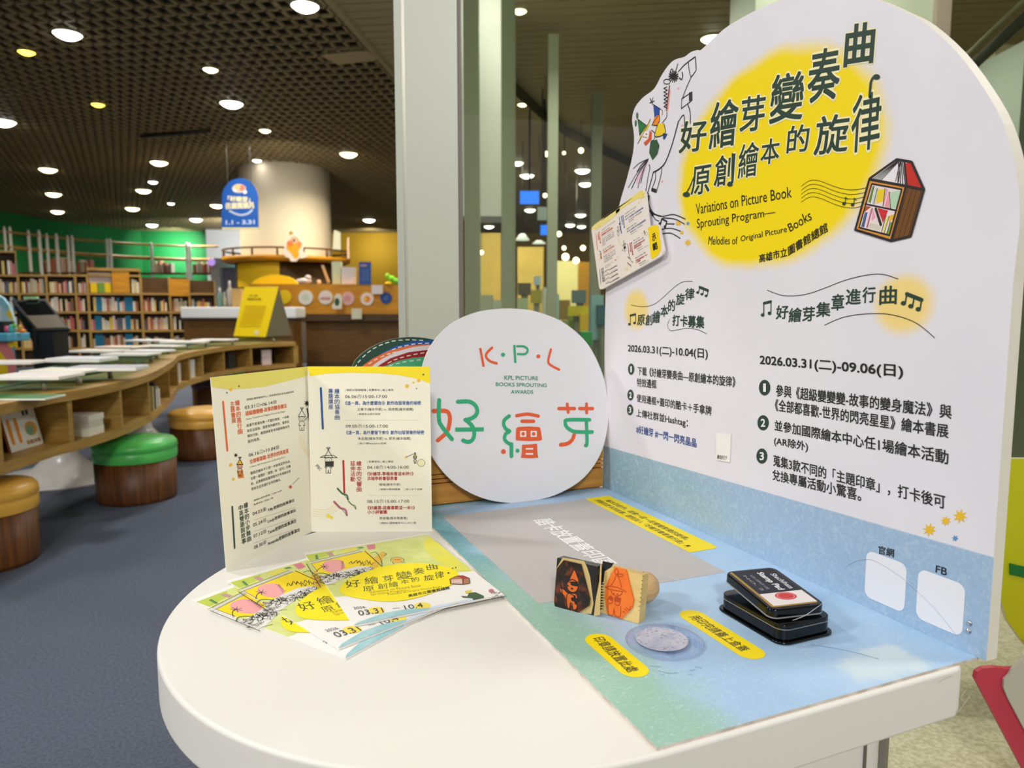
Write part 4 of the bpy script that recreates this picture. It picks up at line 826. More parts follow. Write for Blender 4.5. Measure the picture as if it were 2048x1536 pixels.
pb.text('想聽到更多的故事，趕快加入「好繪芽集章進行曲」♫', [xy(.6315, 1.112), xy(.6295, .836), xy(.6425, .836), xy(.6445, 1.112)], INK, 0.008)
pb.text('酷卡放置蓋印區', [xy(.4765, 1.043), xy(.4735, .815), xy(.5035, .815), xy(.5095, 1.043)], (248, 248, 248), 0.014)
def pill(x0, x1, y0, y1):
    r = (x1 - x0) / 2; m = (x0 + x1) / 2
    return [xy(m + r * math.cos(a), y1 - r + r * math.sin(a)) for a in [math.pi * k / 10 for k in range(11)]] + [xy(m - r * math.cos(a), y0 + r - r * math.sin(a)) for a in [math.pi * k / 10 for k in range(11)]]
pb.fill(pill(.3503, .3800, .5462, .6425), (250, 224, 0), 1)
pb.text('印章請放置此處', [xy(.3590, .6335), xy(.3570, .5575), xy(.3705, .5575), xy(.3735, .6335)], INK, 0.01)
pb.fill(pill(.4790, .5085, .5300, .6535), (250, 224, 0), 1)
pb.text('用印完請蓋上盒蓋', [xy(.4865, .6375), xy(.4865, .5490), xy(.4990, .5490), xy(.5010, .6375)], INK, 0.01)
pb.z(1150, 1210, 5.2513)
for q in (((870, 690), (980, 720), (1080, 712)), ((900, 730), (940, 740)), ((1210, 690), (1260, 680)), ((1190, 730), (1235, 735)), ((1260, 650), (1330, 665)), ((790, 640), (900, 650))):
    pb.stroke(q, 0.0007, (120, 150, 185), 1)
# ---- upright printed board
bx = 0.697
BD = Plane((bx, 0, 0), (0, -1, 0), (0, 0, 1))
ub = thing('upright_display_board', 'tall white arched display board with yellow sun title and blue base, standing along the table', 'board', (bx, 0.82, B0))
px_out = [(1205, 972), (1208, 800), (1212, 560), (1226, 470), (1239, 408), (1254, 356), (1266, 306), (1268, 270), (1264, 240), (1270, 215), (1287, 194), (1308, 178), (1324, 149), (1340, 127), (1353, 118), (1368, 114), (1382, 104), (1395, 100), (1403, 99),
          (1448, 58), (1490, 32), (1530, 12), (1568, -2), (1620, -14), (1665, -17), (1710, -12), (1755, 0), (1805, 22), (1850, 46), (1912, 102), (1966, 174), (2007, 248), (2032, 340), (2040, 430), (2034, 500), (2027, 559), (1973, 1319)]
ol = [BD.px(*p) for p in px_out]
sm = [ol[0]] + [(q.x, q.y) for q in cr(ol[1:-1], 3)] + [ol[-1]]
sm[0] = (sm[0][0], B0 + .0002); sm[-1] = (sm[-1][0], B0 + .0002)
n = NT('board_print', 0.38); oy, oz = 0.82, B0
wob = n.noise(12, 5); f1 = n.noise(110, 6, (1, 1, 1), 0.4, 1.5); big = n.noise(6, 3)
white = n.mix(n.step(big, 0.3, 0.7), (233, 230, 237), (228, 225, 233))
def ellp(pl_, pr_, pt_, pb_, soft, wobble):
    (a0, b0), (a1, b1), (a2, b2), (a3, b3) = BD.px(*pl_), BD.px(*pr_), BD.px(*pt_), BD.px(*pb_)
    yc = -(a0 + a1) / 2 - oy; zc = (b2 + b3) / 2 - oz
    return n.ell(n.Y, n.Z, yc, zc, abs(a1 - a0) / 2, abs(b2 - b3) / 2, soft, wobble, wob)
c = n.mix(ellp((1348, 380), (1795, 270), (1600, 62), (1540, 552), 0.16, 0.18), white, (250, 222, 22))
Z2 = lambda x, y: (1180 + x / 2.3594, 540 + y / 2.3594)
c = n.mix(n.math('MULTIPLY', ellp(Z2(150, 190), Z2(290, 190), Z2(225, 70), Z2(225, 305), 0.45, 0.2), 0.75), c, (250, 215, 70))
c = n.mix(n.math('MULTIPLY', ellp(Z2(1310, 165), Z2(1655, 165), Z2(1480, -15), Z2(1480, 335), 0.45, 0.2), 0.75), c, (250, 215, 70))
bandz = n.math('SUBTRACT', n.math('ADD', n.Z, n.math('MULTIPLY', n.Y, 0.0328)), 0.8326 - oz + (1.174 - oy) * 0.0328)
bandc = n.mix(n.step(n.math('ADD', n.Y, n.math('MULTIPLY', n.math('SUBTRACT', wob, 0.5), 0.3)), -0.1, 0.34), (158, 187, 216), (140, 174, 190))
bandc = n.mix(n.math('MULTIPLY', n.step(f1, 0.44, 0.7), 0.5), bandc, (188, 208, 226))
bandc = n.mix(n.math('MULTIPLY', n.step(n.noise(260, 4), 0.58, 0.74), 0.4), bandc, (214, 226, 234))
c = n.mix(n.step(bandz, 0.001, -0.001), c, bandc)
M_BOARD = n.out(c)
M_BOARDSIDE = mat('board_edge', (232, 228, 216), 0.5)
mb = slab(BD, sm, 0.0155, M_BOARD, M_BOARDSIDE); AP = mb.build('arched_panel', ub)
DG = (36, 62, 50)      # dark green ink
BK = (32, 34, 33)
pt = Print(BD, AP, 'lettering')
pt.z(1340, 140, 4.6545)
A1 = lambda x, y: ((x / 2.4151 + 1200 - 1340) * 4.6545, (y / 2.4151 - 140) * 4.6545)
def glyph(ch, x0, y0, x1, y1, sh=0.1, ri=0.1, col=DG, bold=0.014, halo=True):
    w, h = x1 - x0, y1 - y0
    q = [(x0, y1), (x1 - sh * w, y1 - ri * h), (x1, y0), (x0 + sh * w, y0 + ri * h)]
    if halo: pt.text(ch, q, (250, 240, 190), 0.055, 0)
    pt.text(ch, q, col, bold, 3)
glyph('好', 85, 455, 352, 775); glyph('繪', 365, 262, 645, 740); glyph('芽', 650, 225, 895, 585); glyph('變', 925, 8, 1262, 500)
g = A1(1000, 222) + A1(1168, 500); glyph('奏', *g); g = A1(1180, 105) + A1(1332, 322); glyph('曲', *g, bold=0.025)
glyph('原', 195, 880, 385, 1170, bold=.012); glyph('創', 410, 778, 610, 1090, bold=.012); glyph('繪', 632, 662, 835, 1015, bold=.009); glyph('本', 842, 628, 1030, 885, bold=.012)
glyph('的', 1087, 500, 1305, 778, bold=.012); glyph('旋', 1340, 400, 1680, 795, bold=.012); glyph('律', 1680, 190, 1978, 775, bold=.009)
pt.stroke([(1862, 250), (1872, 120), (1895, 70)], .0035, DG, 3, 4); pt.disc(1925, 65, 34, DG, 3, ry=26)      # note heads
pt.stroke([(240, 960), (190, 1080), (150, 1150)], .0028, DG, 3, 4); pt.disc(155, 1160, 34, DG, 3, ry=24)
pt.stroke([(583, 780), (578, 1060)], .0028, DG, 3); pt.disc(560, 1066, 26, DG, 3, ry=20); pt.stroke([(583, 785), (600, 800), (602, 830)], .0022, DG, 3)
for k in range(5):
    dy = k * 38 if k else 0
    pt.stroke([(1225, 1082 + k * 37), (1280, 1040 + k * 38), (1340, 1024 + k * 39), (1420, 1040 + k * 40), (1520, 1080 + k * 41), (1620, 1108 + k * 42), (1720, 1115 + k * 42), (1850 - k * 14, 1092 + k * 43)], .0006, (60, 58, 30), 2, 5)
for x, y in ((1622, 1245), (1702, 1255)):
    pt.disc(x, y, 16, DG, 4); pt.stroke([(x + 14, y - 5), (x + 14, y - 62), (x + 34, y - 42)], .001, DG, 4)
# bookcase drawn as a little house
pt.z(1690, 300, 7.678)
OUT = (40, 32, 30)
pt.fill([(385, 440), (800, 145), (1030, 185), (1220, 600), (950, 550)], (236, 232, 236), 4)
pt.fill([(925, 205), (1035, 190), (1205, 590), (960, 555)], (196, 40, 28), 5)
pt.fill([(385, 450), (945, 560), (715, 1385), (165, 1225)], (222, 150, 62), 4)
pt.fill([(945, 565), (1220, 620), (1015, 1320), (720, 1390)], (150, 96, 40), 4)
pt.fill([(420, 520), (880, 605), (690, 1305), (225, 1190)], (238, 220, 222), 5)
for q, cc in (([(430, 555), (458, 560), (400, 810), (362, 805)], (110, 150, 30)), ([(470, 560), (505, 570), (455, 825), (412, 815)], (200, 220, 205)), ([(510, 610), (625, 600), (590, 790), (480, 825)], (236, 205, 40)),
              ([(640, 600), (672, 600), (600, 870), (585, 860)], (225, 160, 190)), ([(680, 620), (690, 900), (615, 870)], (240, 150, 160)), ([(692, 650), (865, 615), (800, 890), (705, 905)], (180, 212, 180)),
              ([(335, 860), (410, 875), (320, 940), (300, 950)], (176, 84, 40)), ([(325, 960), (355, 955), (300, 1190), (268, 1180)], (40, 90, 150)), ([(400, 905), (430, 890), (360, 1190), (330, 1185)], (240, 150, 175)),
              ([(505, 890), (670, 930), (590, 1120)], (205, 40, 45)), ([(435, 900), (480, 1040), (410, 1090)], (236, 160, 190)), ([(390, 1120), (560, 1150), (545, 1240), (370, 1190)], (214, 210, 190)),
              ([(690, 1010), (765, 985), (740, 1070), (680, 1110)], (240, 180, 40)), ([(650, 1010), (680, 1020), (610, 1270), (575, 1250)], (232, 222, 130)), ([(700, 1120), (735, 1100), (690, 1300), (640, 1280)], (130, 160, 50))):
    pt.fill(q, cc, 6)
for q, w in ((((385, 440), (800, 145), (1030, 185), (1220, 610), (950, 555), (385, 450)), .0028), (((385, 440), (165, 1225), (715, 1395), (945, 560)), .0028), (((1220, 610), (1015, 1325), (715, 1395)), .0028), (((920, 190), (960, 555)), .002),
             (((420, 520), (225, 1190), (690, 1310), (880, 605), (420, 520)), .0018), (((320, 830), (800, 930)), .0018), (((480, 900), (560, 1150)), .003)):
    pt.stroke(q, w, OUT, 8)
for k in range(7): pt.stroke([(815 + k * 8, 165), (440 + k * 28 if k < 5 else 560 + k * 45, 445 + k * 7)], .0007, OUT, 7)
for k in range(4): pt.stroke([(830 + k * 20, 190), (820 + k * 38, 500 + k * 12)], .0010, OUT, 7)
for k in range(11): pt.stroke([(975 + k * 23, 590 + k * 3), (745 + k * 26, 1370 - k * 5)], .0006 + .0005 * (k % 3 == 0), (60, 36, 14), 7)
for q in (((455, 555), (395, 815)), ((505, 590), (450, 830)), ((625, 590), (590, 860)), ((690, 640), (705, 905)), ((430, 890), (345, 1195)), ((320, 950), (262, 1180)), ((640, 1000), (570, 1255)), ((685, 1020), (610, 1275)), ((700, 1100), (655, 1290))):
    pt.stroke(q, .0008, OUT, 7)
# english and institution lines
pt.z(1200, 0, 2.4151)
pt.text('Variations on Picture Book', [(465, 1036), (928, 953), (925, 900), (463, 985)], BK, -0.004)
pt.text('Sprouting Program—', [(470, 1117), (848, 1052), (846, 1002), (468, 1058)], BK, -0.004)
pt.text('Melodies of', [(523, 1182), (664, 1180), (666, 1143), (527, 1140)], BK, -0.004)
pt.text('Original Picture', [(680, 1175), (905, 1130), (902, 1090), (680, 1140)], BK, -0.004)
pt.text('Books', [(920, 1120), (1026, 1060), (1010, 1012), (905, 1085)], BK, -0.004)
pt.text('高雄市立', [(770, 1270), (905, 1238), (903, 1195), (770, 1230)], BK, 0.012)
pt.text('圖書館總館', [(912, 1236), (1103, 1118), (1095, 1072), (908, 1192)], BK, 0.012)
# columns of text
pt.z(1180, 540, 2.3594)
for ch, a, b, c_, d in (('好', 878, 165, 935, 232), ('繪', 938, 177, 998, 247), ('芽', 1003, 172, 1060, 243), ('集', 1068, 150, 1134, 222), ('章', 1140, 112, 1198, 192), ('進', 1208, 88, 1277, 164), ('行', 1286, 78, 1346, 156), ('曲', 1367, 74, 1446, 164)):
    pt.text(ch, [(a, d), (c_, d - 4), (c_ + 3, b), (a + 3, b + 4)], DG, 0.015)
for ch, a, b, c_, d in (('原', 223, 210, 258, 262), ('創', 262, 208, 293, 263), ('繪', 296, 190, 331, 252), ('本', 333, 165, 368, 222), ('的', 369, 138, 401, 196), ('旋', 406, 110, 446, 166), ('律', 449, 84, 492, 142)):
    pt.text(ch, [(a, d), (c_, d - 4), (c_ + 2, b), (a + 2, b + 4)], DG, 0.015)
for x, y, s_ in ((199, 235, 1.0), (832, 184, 1.35)):
    f = lambda a, b: (x + a * s_, y + b * s_)
    pt.stroke([f(-8, -20), f(17, -26)], .0036, DG, 3); pt.stroke([f(-8, -20), f(-8, 20)], .0016, DG, 3); pt.stroke([f(17, -26), f(17, 14)], .0016, DG, 3)
    for a, b in ((-12, 21), (12, 15)): p = f(a, b); pt.disc(p[0], p[1], 6.5 * s_, DG, 3, ry=6 * s_)
for cx0, cy0, s0 in ((530, 105, 1.0), (1517, 155, 1.75)):
    f = lambda a, b: (cx0 + a * s0, cy0 + b * s0)
    pt.stroke([f(-12, -24), f(28, -8)], .0042, DG, 3)
    for a, b in ((-12, -24), (8, -16), (28, -8)):
        pt.stroke([f(a, b), f(a - 4, b + 24)], .0016, DG, 3); p = f(a - 9, b + 25); pt.disc(p[0], p[1], 7 * s0, DG, 3, ry=6 * s0)
for q in (((838, 95), (900, 118), (960, 122), (1030, 112), (1110, 85), (1200, 50), (1300, 25), (1380, 20), (1455, 42)), ((1108, 260), (1200, 222), (1320, 206), (1430, 212), (1540, 250), (1628, 320)),
          ((195, 165), (250, 173), (300, 163), (345, 130), (400, 80), (440, 56), (485, 54)), ((377, 232), (367, 260), (378, 285), (410, 283), (460, 275), (510, 282), (553, 302))):
    pt.stroke(q, .0008, BK, 2, 6)
pt.text('打卡募集', [(390, 262), (538, 276), (541, 218), (391, 212)], DG, 0.025)
pt.line('2026.03.31(二)-10.04(日)', 180, 393, 556, 425, 43, 52, BK, 0.02)
pt.line('2026.03.31(二)-09.06(日)', 803, 455, 1477, 516, 55, 66, BK, 0.02)
for x, y, rx, ry, t in ((195, 468, 15, 27, '1'), (192, 590, 15, 26, '2'), (190, 660, 15, 26, '3'), (825, 555, 27, 37, '1'), (818, 721, 27, 36, '2'), (812, 878, 26, 36, '3')):
    pt.disc(x, y, rx, DG, 2, ry=ry); w = rx * (0.17 if t == '1' else 0.36); h = ry * 0.5; pt.text(t, [(x - w, y + h), (x + w, y + h), (x + w, y - h), (x - w, y - h)], (240, 240, 240), 0.02, 4)
for t, x0, y0, x1, y1, h0, h1, cc in (
    ('下載《好繪芽變奏曲—原創繪本的旋律》', 226, 495, 687, 554, 40, 50, BK), ('特效邊框', 223, 550, 314, 560, 40, 42, BK), ('使用邊框+蓋印的酷卡＋手拿牌', 222, 622, 574, 688, 38, 46, BK),
    ('上傳社群並Hashtag：', 220, 697, 462, 748, 42, 48, BK), ('#好繪芽 #一閃一閃亮晶晶', 219, 768, 503, 838, 38, 42, (28, 70, 140)),
    ('參與《超級變變變-故事的變身魔法》與', 879, 596, 1707, 704, 56, 66, BK), ('《全部都喜歡-世界的閃亮星星》繪本書展', 874, 664, 1692, 794, 56, 66, BK),
    ('並參加國際繪本中心任1場繪本活動', 872, 757, 1692, 918, 50, 68, BK), ('(AR除外)', 870, 830, 1029, 862, 46, 52, BK),
    ('蒐集3款不同的「主題印章」，打卡後可', 866, 925, 1677, 1130, 54, 68, BK), ('兌換專屬活動小驚喜。', 862, 990, 1280, 1092, 50, 60, BK)):
    pt.line(t, x0, y0, x1, y1, h0, h1, cc, 0.013)
YS = (240, 190, 40)
pt.star(1603, 1226, 34, YS); pt.star(1680, 1184, 26, YS); pt.star(1748, 1162, 36, YS); pt.star(1724, 1266, 17, (90, 150, 200), k=6)
ps = Print(BD, AP, 'illustration')
ps.z(1230, 90, 3.5737)
L = lambda q, w=.0012, c=(30, 28, 28), s=5: ps.stroke(q, w * 1.45, c, 3, s)
L([(455, 190), (490, 150), (525, 120), (575, 84)]); L([(575, 84), (580, 150), (578, 185), (545, 230)]); L([(525, 120), (533, 190), (545, 230)], .001)
L([(545, 230), (510, 310), (482, 385)]); L([(478, 385), (476, 455), (520, 420), (552, 395), (552, 335), (478, 385)], .001, s=0)
ps.fill([(530, 340), (553, 335), (552, 395), (530, 402)], (50, 48, 48), 2)
L([(520, 420), (538, 480), (540, 560)]); L([(460, 540), (478, 512), (495, 505), (500, 590)]); L([(455, 545), (430, 640), (400, 740), (360, 840), (320, 885), (275, 910)], .0018)
L([(275, 910), (262, 960), (240, 1040), (232, 1060)], .0016); L([(245, 855), (250, 880), (238, 940), (222, 1040)]); L([(335, 885), (330, 930), (300, 1040), (295, 1055)]); L([(290, 910), (290, 960), (268, 1020)])
ps.fill([(263, 1020), (298, 1030), (292, 1058), (260, 1045)], (36, 30, 28), 3)
for k, e_ in enumerate(((132, 884), (160, 905), (96, 1022), (120, 1026), (164, 1022), (186, 985))): L([(240, 815), ((240 + e_[0]) / 2 - 6, (815 + e_[1]) / 2 - 8), e_], .0009 + .0005 * (k % 2), (50, 36, 50))
ps.fill([(238, 822), (150, 960), (160, 1005), (215, 900)], (226, 190, 206), 0)
ps.fill([(385, 290), (398, 330), (380, 470), (368, 470), (378, 350)], (236, 150, 140), 1)
zz = [(372, 300)]
for k in range(12): zz.append((350 + (k % 2) * 26, 310 + k * 13))
L(zz, .001, s=0); L([(392, 290), (380, 380), (368, 470)], .0014)
for k in range(14):
    a = k * 0.45; L([(420, 225), (420 + 34 * math.cos(a), 225 + 40 * math.sin(a))], .0015, s=0)
L([(450, 135), (432, 200)], .0012); ps.disc(420, 225, 20, (40, 38, 38), 3, ry=24)
for x, y, rx, ry in ((408, 205, 14, 34), (372, 262, 24, 18)): ps.stroke([(x + rx * math.cos(k * .6), y + ry * math.sin(k * .6)) for k in range(11)], .0014, (30, 28, 28), 3)
L([(462, 235), (475, 247), (485, 230), (482, 195)], .0014)
# two small children in pointed hats riding
ps.fill([(275, 425), (322, 455), (318, 492), (283, 520)], (34, 70, 160), 2); ps.fill([(283, 518), (318, 492), (318, 545), (300, 575), (265, 572)], (240, 140, 30), 2); ps.disc(328, 485, 16, (244, 224, 214), 1, ry=24)
ps.fill([(310, 560), (350, 560), (362, 625), (330, 648), (285, 650), (300, 590)], (240, 205, 30), 2); ps.fill([(345, 630), (378, 635), (355, 678), (345, 670)], (34, 60, 110), 2)
L([(275, 425), (322, 455), (318, 492), (265, 572), (300, 577), (320, 545), (318, 492)], .001, s=0); L([(310, 560), (285, 650), (330, 650), (362, 622), (350, 562)], .001)
for a in range(5): ps.stroke([(265, 410), (265 + 18 * math.cos(a * 1.3), 400 + 26 * math.sin(a * 1.3))], .0016, (30, 28, 28), 3)
L([(340, 555), (370, 515), (372, 480)], .001); L([(320, 455), (340, 470), (338, 500)], .0008)
ps.fill([(165, 530), (225, 575), (178, 645)], (40, 120, 60), 2); ps.fill([(165, 705), (180, 650), (255, 530), (240, 590), (190, 660)], (226, 200, 60), 1); ps.disc(215, 650, 26, (246, 232, 224), 1, ry=34)
ps.fill([(250, 610), (265, 625), (262, 675), (222, 722), (205, 700), (240, 670)], (214, 84, 48), 2); ps.fill([(255, 690), (300, 675), (320, 720), (305, 780), (270, 825), (245, 770)], (52, 84, 56), 2)
L([(165, 530), (225, 575), (178, 645), (165, 530)], .001, s=0); L([(262, 610), (285, 630), (280, 675), (262, 685)], .001); L([(165, 705), (255, 530)], .001, s=0)
for a in ((160, 505), (150, 560)): ps.disc(a[0], a[1], 8, (70, 110, 70), 3, ry=24)
L([(200, 655), (207, 660)], .0012, s=0); L([(222, 635), (230, 640)], .0012, s=0); L([(215, 660), (230, 662)], .0008, s=0)
for x, y in ((454, 310), (482, 575), (338, 975)): ps.star(x, y, 12, (240, 170, 180), 5)
# tumbling staff
for q in (((222, 1040), (232, 1120), (262, 1195), (330, 1225), (420, 1212), (505, 1245)), ((240, 1060), (242, 1130), (275, 1200), (330, 1222)), ((245, 1180), (290, 1245), (315, 1258)), ((345, 1235), (430, 1245), (498, 1280)), ((330, 1318), (400, 1310), (470, 1330)), ((335, 1350), (400, 1345), (468, 1382)), ((370, 1278), (425, 1280))):
    L(q, .0011)
for x, y in ((236, 1112), (270, 1212), (322, 1278), (358, 1300)): ps.disc(x, y, 9, (30, 28, 28), 4, ry=12)
L([(222, 1080), (245, 1080), (243, 1110)], .0016, s=0); L([(328, 1275), (336, 1242), (372, 1262), (362, 1298)], .002, s=0)
for x, y, r in ((452, 1275, 24), (478, 1342, 18), (522, 1412, 28)): ps.star(x, y, r, YS)
ps.star(522, 1275, 16, (90, 150, 200), 6)
# labels at the foot of the board: the codes themselves are left out, only their white stickers remain
ps2 = Print(BD, AP, 'foot_lettering').z(1600, 1080, 3.3683)
ps2.text('官網', [(528, 90), (633, 118), (636, 62), (532, 36)], (30, 36, 44), 0.01); ps2 = Print(BD, AP, 'foot_lettering').z(1600, 1080, 3.3683); ps2.text('FB', [(915, 217), (989, 240), (993, 190), (919, 170)], (30, 36, 44), 0.01)
for q in ([(455, 68), (720, 165), (705, 482), (430, 385)], [(805, 195), (1115, 300), (1097, 643), (775, 532)]):
    pts = [BD.px(1600 + a / 3.3683, 1080 + b / 3.3683) for a, b in q]
    x0 = (pts[0][0] + pts[3][0]) / 2; x1 = (pts[1][0] + pts[2][0]) / 2; y1 = (pts[0][1] + pts[1][1]) / 2; y0 = (pts[2][1] + pts[3][1]) / 2
    mb = slab(BD, rrect(x0, y0, x1, y1, .009), .0003, mat('white_sticker', (238, 238, 243), 0.5), h=.0005); o = mb.build('code_sticker', ub)
q = [BD.px(*Z2(*p)) for p in ((597, 767), (668, 775), (663, 908), (597, 896))]
mb = slab(BD, [q[0], q[3], q[2], q[1]], .0004, mat('paper_white', (242, 240, 236), 0.7), h=.0012); o = mb.build('paper_sticker', ub)
p3 = Print(BD, o, 'sticker_lettering', h=.0013).z(1180, 540, 2.3594); p3.text('請自行下', [(603, 890), (650, 897), (651, 878), (604, 871)], BK, 0.01)
for k, (x, y) in enumerate(((1142, 560), (1137, 612))):
    a, b = BD.px(1600 + x / 3.3683, 1080 + y / 3.3683); R_ = Matrix.Rotation(math.radians(-90), 3, 'Y')
    MB().lathe(BD.w(a, b), [(.0028, 0), (.0026, .0012), (.0014, .002)], mat('chrome', (205, 205, 205), .15, 1.0), 14, R_).build('screw', ub)

# ---- sample card fixed to the board's left edge
u = Vector((0, -.970, .243)).normalized(); v = Vector((0, .243, .970)).normalized()
CX = .687
tmp = Plane((CX, 0, 0), u, v)
def Cz(x, y): return (1180 + x / 7.681, 380 + y / 7.681)
KD = tmp
sc_ = thing('sample_card', 'small cream card with yellow tab, aslant on left edge of the tall board', 'card', tuple(tmp.w(*tmp.px(*Cz(560, 760)))))
co = [tmp.px(*Cz(*p)) for p in ((22, 612), (30, 572), (60, 540), (765, 12), (800, 4), (835, 22), (850, 60), (905, 560), (1035, 528), (1060, 560), (1130, 930), (1118, 985), (1085, 1020), (190, 1522), (155, 1525), (140, 1500))]
M_CARD = mat('card_cream', (240, 230, 220), 0.45)
slab(tmp, co[::-1], .004, M_CARD, mat('card_edge', (226, 220, 214), .5)).build('card_panel', sc_)
a, b = tmp.px(*Cz(560, 760)); slab(tmp, [(a - .02, b - .02), (a + .03, b - .02), (a + .03, b + .02), (a - .02, b + .02)], .0058, M_CARD, h=-.004).build('spacer', sc_)
pc0 = Print(tmp, sc_, 'tab_label').z(1180, 380, 7.681)
pc0.fill([(892, 595), (905, 570), (1030, 530), (1055, 560), (1090, 860), (1085, 930), (1040, 1010), (955, 1058), (940, 1040)], (250, 214, 0), 1)
pc0.text('示', [(962, 790), (1022, 760), (1005, 655), (955, 690)], BK, 0.035, 3); pc0.text('範', [(975, 940), (1045, 900), (1030, 795), (962, 830)], BK, 0.035, 3)
pc0.fill([(25, 610), (30, 572), (60, 540), (765, 12), (800, 4), (838, 24), (843, 62), (790, 70), (640, 130), (420, 270), (250, 395), (120, 520), (40, 600)], (238, 220, 130), -1)

# ---- folded brochure standing open
M_PAPER = mat('brochure_paper', (244, 241, 224), 0.5, c2=(241, 237, 219), scale=2)
bl = Vector((.0065, 1.0004, T0)); fo = Vector((.1345, 1.133, T0)); rb = Vector((.3109, 1.0624, T0))
br = thing('standing_brochure', 'cream brochure of two panels standing open behind the fanned leaflets', 'brochure', tuple(fo))
def panel(o0, o1, lean):
    u = (o1 - o0).normalized(); v = Vector(lean); v = (v - u * v.dot(u)).normalized(); return Plane(o0, u, v)
PLf = panel(bl, fo, (-.002, .022, .2609)); PRt = panel(fo, rb, (.0052, .0205, .26))
Ez = lambda x, y: (410 + x / 3.4915, 720 + y / 3.4915)
ql = [PLf.px(*Ez(*p)) for p in ((150, 1480), (747, 1200), (722, 45), (38, 122))]; qr = [PRt.px(*Ez(*p)) for p in ((743, 1200), (1586, 1196), (1570, 46), (718, 45))]
slab(PLf, ql, .0008, M_PAPER).build('left_panel', br); slab(PRt, qr, .0008, M_PAPER).build('right_panel', br)
OR, BL, RD, GD, GY = (226, 106, 52), (30, 84, 160), (176, 30, 36), (44, 70, 56), (110, 112, 100)
def row(pr, t, x0, y0, x1, h, col=BK, bold=0.0):
    a, b = pr.c((x0, y0)); y1 = y0
    for _ in range(4):
        e = pr.c((x1, y1))[1] - b; g = pr.c((x1, y1 - 10))[1] - pr.c((x1, y1))[1]; y1 += e / g * 10
    a1 = pr.c((x1, y1))[0]; s = pr.c((x0, y0 - h))[1] - b
    JOBS.append((pr, t, [(a, b), (a1, b), (a1, b + s), (a, b + s)], ink(*col), bold, 2))
def vcol(pr, t, x, y0, y1, w, col, bold=0.010):
    a, b0 = pr.c((x, y0)); _, b1 = pr.c((x, y1)); a1 = pr.c((x + w, y0))[0]; s = (b0 - b1) / len(t)
    for i, ch in enumerate(t):
        top = b0 - i * s; JOBS.append((pr, ch, [(a, top - s * .92), (a1, top - s * .92), (a1, top), (a, top)], ink(*col), bold, 2))
def gnome(pr, x, y, s, hat, k=1.0):
    """little line-drawn child with a pointed hat; x,y = chin, s = size"""
    w = .0007 * k; c = (36, 34, 30); f = lambda a, b: (x + a * s, y + b * s)
    if hat: pr.fill([f(-.9, -1.3), f(0, -3.2), f(.9, -1.3)], hat, 1)
    pr.stroke([f(-1.1, -1.2), f(0, -3.2), f(1.1, -1.2), f(-1.1, -1.2)], w * 1.3, c, 3); pr.stroke([f(.9 * math.cos(i * .6), -.55 + .8 * math.sin(i * .6)) for i in range(11)], w, c, 3)
    for i in (-1, 1):
        pr.stroke([f(0, -3.2), f(.5 * i, -3.8), f(.15 * i, -3.9), f(0, -3.2)], w, c, 3); pr.stroke([f(.3 * i, -.6), f(.42 * i, -.6)], w * 1.4, c, 3)
        pr.stroke([f(.55 * i, .25), f(.95 * i, 1.3), f(.3 * i, 1.3), f(.62 * i, 1.4), f(.62 * i, 2.8), f(.12 * i, 2.8), f(0, 1.9)], w, c, 3)
    pr.stroke([f(-.3, -.2), f(0, -.1), f(.3, -.2)], w, c, 3)
